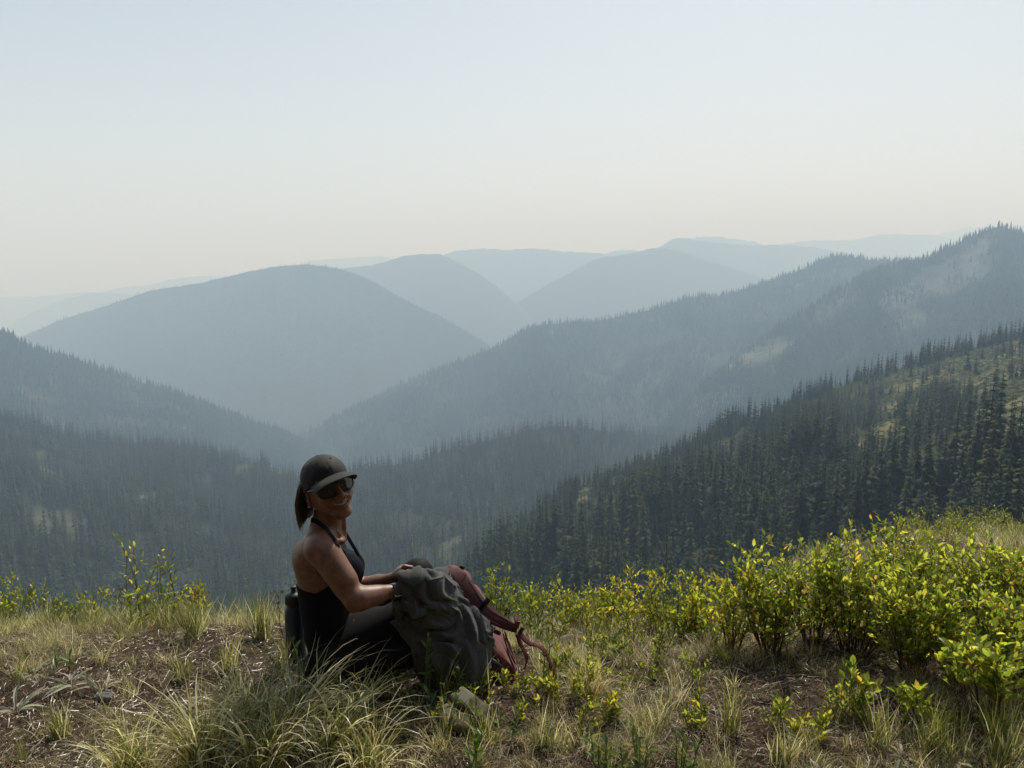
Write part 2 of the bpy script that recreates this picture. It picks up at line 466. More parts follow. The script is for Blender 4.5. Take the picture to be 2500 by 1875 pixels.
class Acc:
    """collects shapes into one mesh"""
    def __init__(self): self.V = []; self.T = []; self.Q = []; self.n = 0; self.Tm = []; self.Qm = []
    def add(self, V, Fc, mi=0):
        Fc = np.asarray(Fc) + self.n
        if Fc.shape[1] == 3: self.T.append(Fc); self.Tm.append(np.full(len(Fc), mi))
        else: self.Q.append(Fc); self.Qm.append(np.full(len(Fc), mi))
        self.V.append(np.asarray(V, float)); self.n += len(V)
    def mesh(self, name, mats, smooth=False):
        Fs = []; mi = []
        if self.T: Fs.append(np.concatenate(self.T)); mi.append(np.concatenate(self.Tm))
        if self.Q: Fs.append(np.concatenate(self.Q)); mi.append(np.concatenate(self.Qm))
        return mesh_np(name, np.concatenate(self.V), Fs, mats=mats if isinstance(mats, list) else [mats], smooth=smooth, mat_idx=np.concatenate(mi))

def crown_np(rg, H=18.0, W=1.9, tiers=30, nb=7, base=0.04, gap=0.0, lobes=True):
    """drooping whorls of branches, each a small bent roof of needles; returns V, T"""
    V = []; T = []
    lop = rg.uniform(0.75, 1.1, 8)
    for t in range(tiers):
        u = (t + rg.uniform(0, 0.7)) / tiers
        h = H * (base + (1 - base) * u)
        r0 = W * (1 - u) ** rg.uniform(0.75, 0.95) + 0.10
        r0 *= rg.uniform(0.72, 1.15)
        if rg.random() < gap: r0 *= 0.45
        for b in range(nb):
            a = rg.uniform(0, 2 * np.pi)
            r = r0 * rg.uniform(0.65, 1.1) * lop[int(a / 6.2832 * 8) % 8]
            drop = r * rg.uniform(0.25, 0.75)
            d = np.array([math.cos(a), math.sin(a), 0]); s = np.array([-d[1], d[0], 0])
            w = r * rg.uniform(0.22, 0.38) + 0.06
            o = np.array([0, 0, h])
            mid = o + d * r * 0.55 + np.array([0, 0, -drop * 0.35])
            tip = o + d * r + np.array([0, 0, -drop])
            k = len(V)
            if lobes:
                lo = mid + s * w + np.array([0, 0, -w * 0.9]); ro = mid - s * w + np.array([0, 0, -w * 0.9])
                V += [o, lo, mid, ro, tip]
                T += [(k, k + 1, k + 2), (k, k + 2, k + 3), (k + 1, k + 4, k + 2), (k + 2, k + 4, k + 3)]
            else:
                V += [o, mid + s * w * 1.3 - np.array([0, 0, w]), tip, mid - s * w * 1.3 - np.array([0, 0, w])]
                T += [(k, k + 1, k + 2), (k, k + 2, k + 3)]
    return np.array(V), np.array(T)

def trunk_np(H=18.0, r=0.20, seg=6):
    hs = np.linspace(-1.5, H, 6)
    return tube_np(np.stack([0 * hs, 0 * hs, hs], -1), np.clip(r * (1 - hs / H) + 0.015, 0.01, None), seg)

FIRS = []
for k in range(9):
    rg = np.random.default_rng(100 + k)
    W = [2.0, 2.3, 2.7, 3.2, 2.1, 1.7, 2.8, 2.5, 3.5][k]
    V, T = crown_np(rg, 18, W, tiers=[34, 30, 28, 26, 36, 34, 30, 32, 24][k], nb=8, gap=[0, .1, 0, .15, .05, .2, .05, .1, .2][k])
    crown = mesh_np('fir_crown', V, T, fir_mat)
    V, Q = trunk_np()
    trunk = mesh_np('fir_trunk', V, Q, bark_mat, smooth=True)
    FIRS.append((crown, trunk))

def snag_np(rg, H=15.0):
    A = Acc()
    V, Q = trunk_np(H, 0.22); A.add(V, Q)
    for k in range(26):
        h = rg.uniform(0.2, 0.95) * H; a = rg.uniform(0, 6.28); r = rg.uniform(0.2, 1.0) * (1.1 - h / H)
        V, Q = tube_np([(0, 0, h), (math.cos(a) * r, math.sin(a) * r, h - 0.25 * r)], [0.04, 0.015], 3); A.add(V, Q)
    return A

def inst_forest(name, P, rot, scl, pick, coll, label):
    """one mass of trees: points carrying rotation, scale and kind, each showing one tree of the collection"""
    me = bpy.data.meshes.new(name)
    me.vertices.add(len(P)); me.vertices.foreach_set('co', P.astype(np.float32).ravel())
    for nm, typ, arr, key in (('rot', 'FLOAT_VECTOR', rot, 'vector'), ('scl', 'FLOAT_VECTOR', scl, 'vector'), ('pick', 'INT', pick, 'value')):
        a = me.attributes.new(nm, typ, 'POINT'); a.data.foreach_set(key, np.ascontiguousarray(arr).ravel())
    o = new_obj(name, me)
    ng = bpy.data.node_groups.new(name + '_scatter', 'GeometryNodeTree')
    ng.interface.new_socket(name='Geometry', in_out='INPUT', socket_type='NodeSocketGeometry')
    ng.interface.new_socket(name='Geometry', in_out='OUTPUT', socket_type='NodeSocketGeometry')
    N = ng.nodes; L = ng.links
    gi = N.new('NodeGroupInput'); go = N.new('NodeGroupOutput')
    ci = N.new('GeometryNodeCollectionInfo'); ci.inputs['Collection'].default_value = coll
    ci.inputs['Separate Children'].default_value = True; ci.inputs['Reset Children'].default_value = True
    ip = N.new('GeometryNodeInstanceOnPoints'); ip.inputs['Pick Instance'].default_value = True
    def attr(nm, typ):
        n = N.new('GeometryNodeInputNamedAttribute'); n.data_type = typ; n.inputs['Name'].default_value = nm
        return n.outputs[0]
    L.new(gi.outputs[0], ip.inputs['Points']); L.new(ci.outputs[0], ip.inputs['Instance'])
    L.new(attr('pick', 'INT'), ip.inputs['Instance Index'])
    er = N.new('FunctionNodeEulerToRotation'); L.new(attr('rot', 'FLOAT_VECTOR'), er.inputs[0]); L.new(er.outputs[0], ip.inputs['Rotation'])
    L.new(attr('scl', 'FLOAT_VECTOR'), ip.inputs['Scale'])
    L.new(ip.outputs[0], go.inputs[0])
    mod = o.modifiers.new('scatter', 'NODES'); mod.node_group = ng
    return tag(o, label=label, kind='stuff')

def proto_coll(name, meshes):
    c = bpy.data.collections.new(name)
    for k, me in enumerate(meshes):
        c.objects.link(bpy.data.objects.new('%s_%02d' % (name, k), me))
    return c

hi = []
for k, (cr, tr) in enumerate(FIRS):
    rg = np.random.default_rng(200 + k)
    A = Acc()
    W = [2.1, 2.5, 2.9, 3.4, 2.3, 1.8, 3.0, 2.7, 3.7][k]
    V, T = crown_np(rg, 18, W, tiers=24, nb=7, gap=0.08); A.add(V, T, 0)
    V, Q = trunk_np(seg=4); A.add(V, Q, 1)
    hi.append(A.mesh('fir', [fir_mat, bark_mat]))
rg = np.random.default_rng(300)
hi.append(snag_np(rg).mesh('snag', [snag_mat]))
coll_hi = proto_coll('fir_kind', hi)
lo = []
for k in range(8):
    rg = np.random.default_rng(400 + k)
    V, T = crown_np(rg, 18, [2.0, 2.4, 2.8, 2.2, 2.6, 1.9, 3.0, 2.3][k], tiers=13, nb=5, lobes=False)
    A = Acc(); A.add(V, T)
    A.add(*tube_np([(0, 0, -1.5), (0, 0, 18)], [0.25, 0.02], 3), 1)
    lo.append(A.mesh('small_fir', [fir_mat, bark_mat]))
lo.append(snag_np(rg).mesh('small_snag', [snag_mat]))
coll_lo = proto_coll('small_fir_kind', lo)

def sample_hill(key, count, wmax=1.0, seed=0, margin=250, ymax=1560, clump=0.35, cl=40.0, opens=(), near_y=None):
    G = HILLS[key]; rg = np.random.default_rng(seed)
    ns, n = G.shape[:2]
    a = G[1:, :-1, :2] - G[:-1, :-1, :2]; b = G[:-1, 1:, :2] - G[:-1, :-1, :2]
    area = np.abs(a[..., 0] * b[..., 1] - a[..., 1] * b[..., 0])
    cx, cy, _ = project(G[:-1, :-1])
    vis = (cx > -margin) & (cx < 2500 + margin) & (cy < ymax)
    area = area * vis
    p = area.ravel() / area.sum()
    c = rg.choice(len(p), count * 3, p=p)
    i, j = np.unravel_index(c, area.shape)
    u = rg.random(len(c))[:, None]; v = rg.random(len(c))[:, None]
    P = (G[i, j] * (1 - u) + G[i + 1, j] * u) * (1 - v) + (G[i, j + 1] * (1 - u) + G[i + 1, j + 1] * u) * v
    dn = fbm(P[:, 0] / cl, P[:, 1] / cl, 3)
    keep = rg.random(len(P)) < np.clip(0.45 + (dn + 0.0) * clump * 3, 0.03, 1)
    px, py, d = project(P)
    for (s, e, w, dens) in opens:
        w = w * 1.45; dd = seg_dist(px, py, s, e) + 10 * fbm(P[:, 0] / 9, P[:, 1] / 9, 2)
        keep &= ~((dd < w) & (rg.random(len(P)) > dens))
    P = P[keep][:count]
    return P, project(P)

# the near right-hand slope: open grassy bands between the trees, given as strokes on the slope

P, (px, py, d) = sample_hill('r1', 5600, seed=1, opens=R1_OPEN, clump=0.55, cl=32, ymax=1650)
rg = np.random.default_rng(5)
Cr = HILLS['r1'][0]; tcr = rg.uniform(30, len(Cr) - 2, 800); icr = tcr.astype(int); ucr = (tcr - icr)[:, None]
Pc = Cr[icr] * (1 - ucr) + Cr[icr + 1] * ucr; Pc[:, :2] += rg.normal(0, 3.5, (800, 2)); Pc[:, 2] -= 1.0
Pc = Pc[rg.random(800) < np.clip(.8 + 1.2 * fbm(Pc[:, 0] / 30, Pc[:, 1] / 30, 2), .1, 1)]
P = np.concatenate([P, Pc]); px, py, d = project(P)
H = rg.lognormal(math.log(18.5), 0.42, len(P)).clip(4, 31)
H *= np.clip(0.65 + 0.5 * (d < 420) + 0.2 * fbm(P[:, 0] / 60, P[:, 1] / 60, 2), 0.5, 1.25)
H[(px > 2050) & (py < 1200) & (py > 940)] *= 0.62
H[(px > 1900) & (d > 500) & (py > 930)] *= 0.85
cx_, cy_, _ = project(HILLS['r1'][0])
tip = P.copy(); tip[:, 2] += H
tx, ty, _ = project(tip)
size = H / d
brow = np.interp(tx, [0, 600, 1250, 1700, 2000, 2250, 2400, 2500], [1400, 1400, 1380, 1390, 1380, 1330, 1290, 1270])
inview = (tx > 0) & (tx < 2500) & (ty < brow - 8)
score = np.where(inview, size, 0)
order = np.argsort(-score)
big = order[:298]
rest = order[298:]
rest = rest[(tx[rest] > -300) & (tx[rest] < 2800)]

def fir_label(k):
    x, y = tx[k], ty[k]
    hq = 'very tall' if size[k] > q3_ else ('tall' if size[k] > q1_ else 'medium-sized')
    wq = ('slim', 'full-crowned', 'broad')[int(kind_[k]) % 3]
    if y < np.interp(x, cx_, cy_) - 4:
        where = 'on the crest against the haze, ' + ('at right' if x > 2250 else 'in the middle' if x > 1850 else 'lower left')
    elif x > 2300: where = 'at right, above the far green shrubs'
    elif x > 2100: where = 'below the meadow, left of the pale talus'
    elif x > 1900: where = 'behind the left end of the thicket'
    elif x > 1650: where = 'in the stand above the thistle head'
    elif x > 1400: where = 'in the stand above the fern-like plants'
    else: where = "in the lowest stand, right of the backpack"
    return '%s %s dark fir %s' % (hq, wq, where)
kind_ = rg.integers(0, 9, len(P)); q1_, q3_ = np.quantile(size[big], [.33, .8])

edge = [(2470, 1078, 250, 24.5, 8), (2095, 1225, 235, 24, 3), (2250, 1130, 290, 22, 2), (2215, 1130, 300, 20, 0), (2382, 1150, 320, 21, 5), (1745, 1240, 230, 20, 1)]
def put_fir(loc, h, wd, kind, rz, label, group):
    cr, tr = FIRS[kind]
    t = thing('fir_tree', loc, label, 'fir tree', group, rz)
    t.scale = (wd, wd, h / 18.0)
    new_obj('trunk', tr, t); new_obj('crown', cr, t)
    return t
for k in big:
    s = H[k] / 18
    put_fir(P[k], H[k], s * rg.uniform(0.8, 1.15) * (1.1 if d[k] < 350 else 1.0), int(kind_[k]), rg.uniform(0, 6.28), fir_label(k), 'firs on the right-hand slope')
t0 = at(2470, 1078, 150); put_fir(t0 - Vector((0, 0, 27)), 27, 1.35, 3, 0.3, 'tall ragged dark fir at the right edge, standing above the others below the shrubs', 'firs on the right-hand slope')
t0 = at(2268, 1172, 170); put_fir(t0 - Vector((0, 0, 26)), 26, 1.45, 8, 1.3, 'broad dark fir left of the tall ragged one, beside the pale talus', 'firs on the right-hand slope')

def scl_of(H, rg, w=(0.8, 1.2)):
    s = H / 18
    k = rg.uniform(*w, len(H))
    return np.stack([s * k, s * k, s], -1)
def rots(n, rg): return np.stack([rg.uniform(-.02, .02, n), rg.uniform(-.02, .02, n), rg.uniform(0, 6.28, n)], -1)

pk = rg.integers(0, 9, len(rest)); pk[rg.random(len(rest)) < 0.03] = 9
inst_forest('fir_forest', P[rest], rots(len(rest), rg), scl_of(H[rest], rg), pk, coll_hi, 'dense dark green firs covering the near right-hand slope')

# low green brush on the open parts of that slope
Pb, (bx, by, bd) = sample_hill('r1', 14000, seed=11, clump=0.3, cl=15, ymax=1300)
brush_mat = None
m = NM('slope_brush_leaves')
f = m.noise(0.15, 3, 0.6, m.geo())
brush_mat = m.leafy(m.ramp(f, [(0.3, (0.035, 0.050, 0.020)), (0.7, (0.11, 0.115, 0.035))]), (0.13, 0.15, 0.03), 0.35, 0.7, 0.2)
bl = []
for k in range(4):
    rgb = np.random.default_rng(500 + k); V = []; T = []
    for q in range(60):
        a = rgb.normal(0, 1, 3); a /= np.linalg.norm(a); a[2] = abs(a[2]) * 0.7
        c = a * rgb.uniform(0.5, 1.0); e = rgb.normal(0, 0.3, (3, 3)); kk = len(V)
        V += [c + e[0], c + e[1], c + e[2]]; T.append((kk, kk + 1, kk + 2))
    bl.append(mesh_np('slope_bush', np.array(V), np.array(T), brush_mat))
coll_b = proto_coll('slope_bush_kind', bl)
nb_ = len(Pb)
sb = rg.uniform(0.35, 1.3, (nb_, 1)) * np.array([[1.2, 1.2, 0.7]])
inst_forest('slope_brush', Pb, rots(nb_, rg), sb, rg.integers(0, 4, nb_), coll_b, 'low green and straw-coloured brush on the near right-hand slope')

# the middle ridge and the left-hand slopes: too many and too small to pick apart


for key, cnt, opens, hh, seed in (('l1', 9500, L1_OPEN, 19, 21), ('mr', 8500, MR_OPEN, 21, 22)):
    Pm, (mx, my, md) = sample_hill(key, cnt, seed=seed, opens=opens, clump=0.2, cl=35, ymax=1560)
    Hm = rg.lognormal(math.log(hh), 0.30, len(Pm)).clip(6, 32)
    pk = rg.integers(0, 8, len(Pm)); pk[rg.random(len(Pm)) < 0.02] = 8
    inst_forest('fir_forest', Pm, rots(len(Pm), rg), scl_of(Hm, rg, (0.9, 1.35)), pk, coll_lo,
                'hazy firs crowding the lower left-hand slope' if key == 'l1' else 'hazy firs crowding the rounded middle ridge')

# far slopes: small plain firs joined into one mass each
def cone_mass(key, cnt, hh, label, seed, opens=(), ymax=1200, crest_extra=0, clump=0.25):
    Pm, (mx, my, md) = sample_hill(key, cnt, seed=seed, opens=opens, ymax=ymax, clump=clump, cl=90)
    rgc = np.random.default_rng(seed)
    if crest_extra:
        C = HILLS[key][0]; t = rgc.uniform(0, len(C) - 1.001, crest_extra); i = t.astype(int); u = (t - i)[:, None]
        Q = C[i] * (1 - u) + C[i + 1] * u; Q[:, 2] -= 1.5
        Q[:, :2] += rgc.normal(0, 4, (crest_extra, 2))
        Pm = np.concatenate([Pm, Q])
    n = len(Pm)
    Hm = rgc.lognormal(math.log(hh), 0.3, n).clip(5, 30)
    Wm = Hm * rgc.uniform(0.11, 0.19, n)
    a0 = rgc.uniform(0, 6.28, n)
    V = np.zeros((n, 8, 3))
    for lay, (z0, r, z1) in enumerate(((0.0, 1.0, 0.62), (0.38, 0.62, 1.0))):
        for s in range(3):
            a = a0 + s * 2.094 + lay
            V[:, lay * 4 + s] = np.stack([np.cos(a) * Wm * r, np.sin(a) * Wm * r, Hm * z0 - 0.5], -1)
        V[:, lay * 4 + 3] = np.stack([0 * a0, 0 * a0, Hm * z1], -1)
    V += Pm[:, None, :]
    base = (np.arange(n) * 8)[:, None, None]
    T = np.array([(0, 1, 3), (1, 2, 3), (2, 0, 3), (4, 5, 7), (5, 6, 7), (6, 4, 7)])[None] + base
    o = new_obj('fir_forest', mesh_np('fir_forest_' + key, V.reshape(-1, 3), T.reshape(-1, 3), fir_mat))
    tag(o, kind='stuff', label=label)

cone_mass('r2b', 26000, 15, 'tiny hazy firs on the near spur of the far right-hand ridge', 31, R2_OPEN, 1100, 260)
cone_mass('r2a', 30000, 16, 'tiny hazy firs along the long far ridge', 32, R2_OPEN, 1150, 700)
cone_mass('l2', 24000, 16, 'tiny hazy firs on the far left-hand slope', 33, [((125, 920), (145, 940), 10, .3), ((280, 1028), (340, 1035), 7, .1)], 1180, 420)
cone_mass('c1', 16000, 11, 'faint firs fading into the haze on the central mountain', 34, (), 1150, 300)
# ------------------------------------------------------------------ the ground of the brow
def sstep(a, b, x):
    t = np.clip((x - a) / (b - a), 0, 1); return t * t * (3 - 2 * t)
def softp(x, k=0.35):
    return k * np.logaddexp(0, x / k)
def ground_z(x, y):
    x = np.asarray(x, float); y = np.asarray(y, float)
    r = sstep(1.4, 4.5, x)
    z = -(0.62 * (1 - r) + 0.30 * r) * softp(y - (3.2 + 0.35 * r))
    z = z - 0.38 * r * softp(y - 9.5, 0.8)
    z = z + 0.95 * softp(-(y + 3.5), 1.0)        # unseen rise added behind the viewpoint to block low sky light
    z = z + 0.035 * fbm(x * 1.3, y * 1.3, 3) + 0.022 * fbm(x * 5, y * 5, 3) * np.exp(-np.maximum(y - 5, 0) * 0.3)
    z = z + 0.05 * np.exp(-((x + 1.35) ** 2 / 0.3 + (y - 3.35) ** 2 / 0.2)) - 0.035 * np.exp(-((x + 1.1) ** 2 / 0.15 + (y - 2.75) ** 2 / 0.08))
    z = z + 0.05 * np.exp(-((x - 1.9) ** 2 / 0.5 + (y - 3.2) ** 2 / 0.15))
    return z
def gpt(x, y, dz=0.0):
    return Vector((x, y, float(ground_z(x, y)) + dz))
def on_ground(px, py):
    """first point of the ground met by the view ray, or its nearest approach before the brow"""
    ys = np.arange(1.2, 12, .01)
    P = at_np(np.full(len(ys), float(px)), np.full(len(ys), float(py)), ys)
    g = P[:, 2] - ground_z(P[:, 0], ys)
    hit = np.argmax(g < 0) if (g < 0).any() else 0
    k = hit if hit else int(np.argmin(np.where(ys < 3.6, g, 9)))
    return Vector((P[k, 0], ys[k], float(ground_z(P[k, 0], ys[k]))))

def axis(a, b, fine, lo, hi, growth):
    c = list(np.arange(a, b, fine))
    s = fine; v = b
    while v < hi:
        c.append(v); s *= growth; v += s
    c.append(hi); s = fine; v = a - fine
    pre = []
    while v > lo:
        pre.append(v); s *= growth; v -= s
    pre.append(lo)
    return np.array(pre[::-1] + c)
gx = axis(-2.6, 3.4, 0.016, -320, 420, 1.10)
gy = axis(1.5, 4.6, 0.016, -60, 345, 1.08)
X, Y = np.meshgrid(gx, gy)
fine = np.exp(-np.maximum(0, np.hypot(X * 0.7, Y - 3) - 3) * 0.5)
Z = ground_z(X, Y) + fine * (0.012 * fbm(X * 22, Y * 22, 3) + 0.006 * fbm(X * 70, Y * 70, 2))
V = np.stack([X, Y, Z], -1).reshape(-1, 3)
idx = np.arange(len(V)).reshape(X.shape)
Fq = np.stack([idx[:-1, :-1], idx[:-1, 1:], idx[1:, 1:], idx[1:, :-1]], -1).reshape(-1, 4)
m = NM('brow_soil')
g = m.geo()
a = m.noise(2.2, 5, 0.6, g); b = m.noise(45, 6, 0.75, g, 0.8); c = m.noise(240, 3, 0.7, g)
soil = m.ramp(b, [(0.28, (0.022, 0.015, 0.011)), (0.5, (0.060, 0.040, 0.029)), (0.66, (0.12, 0.083, 0.060)), (0.80, (0.28, 0.22, 0.17))])
moss = m.ramp(b, [(0.3, (0.030, 0.024, 0.012)), (0.6, (0.10, 0.082, 0.042)), (0.8, (0.25, 0.21, 0.13))])
soil = m.mix(m.ramp(a, [(0.45, (0, 0, 0)), (0.62, (1, 1, 1))]), soil, moss)
soil = m.mix(0.7, soil, m.ramp(c, [(0.3, (0.55, 0.55, 0.55)), (0.7, (1.4, 1.4, 1.4))]), 'MULTIPLY')
ground_mat = m.done(m.pbr(soil, 0.95, 0.1, m.bump(b, 0.9, 0.012)))
tag(new_obj('ground', mesh_np('ground', V, Fq, ground_mat, smooth=True)), kind='structure')

# ------------------------------------------------------------------ blades, leaves
def blade_mat(name, stops, trans=0.45, tcol=1.65):
    m = NM(name)
    at_ = m.n('ShaderNodeAttribute', attribute_name='v')
    oi = m.n('ShaderNodeObjectInfo')
    col = m.ramp(at_.outputs['Fac'], stops)
    ob = m.ramp(oi.outputs['Random'], [(0, (0.82, 0.82, 0.85)), (1, (1.15, 1.12, 1.0))])
    col = m.mix(1.0, col, ob, 'MULTIPLY')
    tc = m.mix(1.0, col, (tcol, tcol, tcol * 0.75), 'MULTIPLY')
    return m.leafy(col, tc, trans, 0.36, 0.6)
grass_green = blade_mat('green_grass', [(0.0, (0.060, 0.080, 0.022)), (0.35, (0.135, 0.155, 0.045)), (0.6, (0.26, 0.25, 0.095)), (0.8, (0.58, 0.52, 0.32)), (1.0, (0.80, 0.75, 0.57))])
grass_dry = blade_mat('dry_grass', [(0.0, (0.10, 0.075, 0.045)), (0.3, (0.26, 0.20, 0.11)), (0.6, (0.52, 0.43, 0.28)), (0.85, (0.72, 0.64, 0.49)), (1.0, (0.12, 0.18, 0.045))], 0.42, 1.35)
litter_mat = blade_mat('straw_litter', [(0.0, (0.045, 0.029, 0.020)), (0.45, (0.14, 0.094, 0.063)), (0.78, (0.36, 0.28, 0.20)), (1.0, (0.62, 0.55, 0.44))], 0.15, 1.1)

def blades(rg, n, L, w, spread, bend, base_r, vcol, segs=5, droop=0.0, lean=(0, 0), up=0.25):
    """n tapering ribbons from a base disc; vectorised. vcol(rg, n) gives each blade's tone"""
    a = rg.uniform(0, 2 * np.pi, n)
    br = base_r * np.sqrt(rg.random(n))
    ba = rg.uniform(0, 2 * np.pi, n)
    Ls = L * rg.uniform(0.45, 1.1, n)
    tilt = np.abs(rg.normal(0, spread, n)) + 0.03
    bd = bend * rg.uniform(0.3, 1.6, n)
    t = np.linspace(0, 1, segs + 1)
    ang = tilt[:, None] + bd[:, None] * t[None] ** 1.6 + droop * t[None] ** 3
    ds = (Ls / segs)[:, None]
    hx = np.concatenate([np.zeros((n, 1)), np.cumsum(np.sin(ang[:, 1:]) * ds, 1)], 1)
    hz = np.concatenate([np.zeros((n, 1)), np.cumsum(np.cos(ang[:, 1:]) * ds, 1)], 1)
    wob = rg.normal(0, 0.06, n)[:, None] * L * t[None] ** 2 + rg.normal(0, 0.02, (n, 1)) * L * np.sin(t * 6)[None]
    dx, dy = np.cos(a)[:, None], np.sin(a)[:, None]
    X = br[:, None] * np.cos(ba)[:, None] + dx * hx - dy * wob + lean[0] * hz
    Y = br[:, None] * np.sin(ba)[:, None] + dy * hx + dx * wob + lean[1] * hz
    Z = hz - 0.01
    P = np.stack([X, Y, Z], -1)
    sa = a + rg.normal(0, 0.9, n) + np.pi / 2
    S = np.stack([np.cos(sa), np.sin(sa), 0 * sa], -1)[:, None, :] * (w * rg.uniform(0.6, 1.3, n))[:, None, None] * (1 - t ** 2.2)[None, :, None] * 0.5
    V = np.stack([P - S, P + S], 2).reshape(n, -1, 3)
    k = np.arange(segs) * 2
    q = np.stack([k, k + 1, k + 3, k + 2], -1)[None] + (np.arange(n) * (2 * (segs + 1)))[:, None, None]
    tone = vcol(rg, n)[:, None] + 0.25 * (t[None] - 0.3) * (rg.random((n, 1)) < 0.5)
    tone = np.repeat(np.clip(tone, 0, 1), 2, axis=1)
    return V.reshape(-1, 3), q.reshape(-1, 4), tone.ravel()

def blade_mesh(name, parts, mat):
    V = []; Q = []; T = []; n = 0
    for v, q, t in parts:
        V.append(v); Q.append(q + n); T.append(t); n += len(v)
    return mesh_np(name, np.concatenate(V), np.concatenate(Q), mat, smooth=True, attrs={'v': ('FLOAT', 'POINT', np.concatenate(T))})

tone_green = lambda rg, n: np.where(rg.random(n) < 0.18, rg.uniform(0.7, 1.0, n), rg.uniform(0.05, 0.6, n))
tone_mixed = lambda rg, n: np.where(rg.random(n) < 0.62, rg.uniform(0.6, 1.0, n), rg.uniform(0.05, 0.6, n))
tone_dry = lambda rg, n: np.where(rg.random(n) < 0.10, 1.0, rg.uniform(0.1, 0.88, n))

tufts_dry = []; tufts_mix = []; tufts_green = []
for k in range(5):
    rg = np.random.default_rng(600 + k)
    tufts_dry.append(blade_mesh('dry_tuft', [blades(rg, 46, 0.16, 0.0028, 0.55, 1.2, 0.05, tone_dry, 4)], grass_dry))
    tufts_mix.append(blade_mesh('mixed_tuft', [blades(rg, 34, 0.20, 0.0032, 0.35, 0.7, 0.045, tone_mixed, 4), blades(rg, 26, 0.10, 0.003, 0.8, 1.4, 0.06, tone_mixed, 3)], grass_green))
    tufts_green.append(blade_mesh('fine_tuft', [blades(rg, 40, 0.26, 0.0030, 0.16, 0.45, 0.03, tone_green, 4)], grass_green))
coll_g = proto_coll('tuft_kind', tufts_dry + tufts_mix + tufts_green)

SOIL = [((-1.30, 2.80), 0.62), ((-1.60, 2.30), 0.60), ((-1.05, 2.66), 0.46), ((-0.98, 3.0), 0.30), ((0.98, 2.52), 0.44), ((1.35, 2.35), 0.32), ((0.70, 2.25), 0.28), ((0.45, 2.62), 0.26), ((0.25, 2.35), 0.2)]
def soilness(x, y):
    s = 0
    for (c, r) in SOIL:
        s = np.maximum(s, np.clip(1.4 - np.hypot(x - c[0], (y - c[1]) * 1.2) / r + 0.3 * fbm(x * 4, y * 4, 2), 0, 1))
    return s
SEAT = lambda x, y: (np.hypot((x + 0.45) / 0.42, (y - 2.62) / 0.26) < 1) | ((x > -0.55) & (x < 0.10) & (y > 2.36) & (y < 2.95)) | (np.hypot((x + 0.11) / 0.13, (y - 2.30) / 0.14) < 1)
rg = np.random.default_rng(77)
n = 8200
x = rg.uniform(-1, 1, n * 2); yy = 1.75 + 4.2 * rg.random(n * 2) ** 1.25
x = x * (yy * 0.78 + 0.25)
far = rg.random((5200, 2)); fx = 1.4 + far[:, 0] * 8; fy = 3.6 + far[:, 1] * 7.5
x = np.concatenate([x, fx]); yy = np.concatenate([yy, fy])
keep = (rg.random(len(x)) > soilness(x, yy) * 0.93) & (rg.random(len(x)) < np.clip(0.46 + 1.3 * fbm(x * 2.1, yy * 2.1, 3), 0.12, 1)) & ~SEAT(x, yy)
x, yy = x[keep], yy[keep]
P = np.stack([x, yy, ground_z(x, yy) - 0.004], -1)
pk = rg.choice(15, len(P), p=np.array([7.6] * 5 + [2.0] * 5 + [0.4] * 5) / 50)
greenz = fbm(x * 1.1 + 5, yy * 1.1, 2)
pk = np.where((greenz > 0.42) & (pk < 5) & (yy > 2.7), pk + 5, pk)
pk = np.where((yy > 3.15) & (rg.random(len(pk)) < 0.20), rg.integers(10, 15, len(pk)), pk)
s = rg.uniform(0.3, 1.0, (len(P), 1)) * np.where(yy > 3.2, 0.9, 0.72)[:, None]
s = np.where((yy > 4.2)[:, None], s * 1.5, s) * np.ones((1, 3))
rot = np.stack([rg.normal(0, 0.12, len(P)), rg.normal(0, 0.12, len(P)), rg.uniform(0, 6.28, len(P))], -1)
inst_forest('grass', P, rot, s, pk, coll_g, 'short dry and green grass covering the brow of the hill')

# straw, needles and twigs lying on the soil
n = 62000
lx = rg.uniform(-1, 1, n); ly = 1.75 + 2.6 * rg.random(n) ** 1.2; lx = lx * (ly * 0.76 + 0.15)
a = rg.uniform(0, 6.28, n); Ln = rg.lognormal(math.log(0.024), 0.6, n).clip(0.006, 0.16); wd = rg.uniform(0.0004, 0.0013, n)
cv = rg.normal(0, 0.9, n)
t = np.linspace(0, 1, 4)
aa = a[:, None] + cv[:, None] * t[None]
px_ = lx[:, None] + np.concatenate([np.zeros((n, 1)), np.cumsum(np.cos(aa[:, 1:]) * (Ln / 3)[:, None], 1)], 1)
py_ = ly[:, None] + np.concatenate([np.zeros((n, 1)), np.cumsum(np.sin(aa[:, 1:]) * (Ln / 3)[:, None], 1)], 1)
pz_ = ground_z(px_, py_) + 0.012 * fbm(px_ * 22, py_ * 22, 3) + 0.006 * fbm(px_ * 70, py_ * 70, 2) + 0.002 + rg.random((n, 1)) * 0.010 + rg.normal(0, 0.16, n)[:, None] * t[None] * Ln[:, None]
nx, ny = -np.sin(aa) * wd[:, None], np.cos(aa) * wd[:, None]
V = np.stack([np.stack([px_ - nx, py_ - ny, pz_], -1), np.stack([px_ + nx, py_ + ny, pz_ + 0.001], -1)], 2).reshape(-1, 3)
k = np.arange(3) * 2
q = (np.stack([k, k + 1, k + 3, k + 2], -1)[None] + (np.arange(n) * 8)[:, None, None]).reshape(-1, 4)
o = new_obj('plant_litter', mesh_np('plant_litter', V, q, litter_mat, attrs={'v': ('FLOAT', 'POINT', np.repeat(rg.beta(1.3, 1.6, n), 8))}))
tag(o, kind='stuff', label='brown needles, straw and bark crumbs lying on the dark soil')

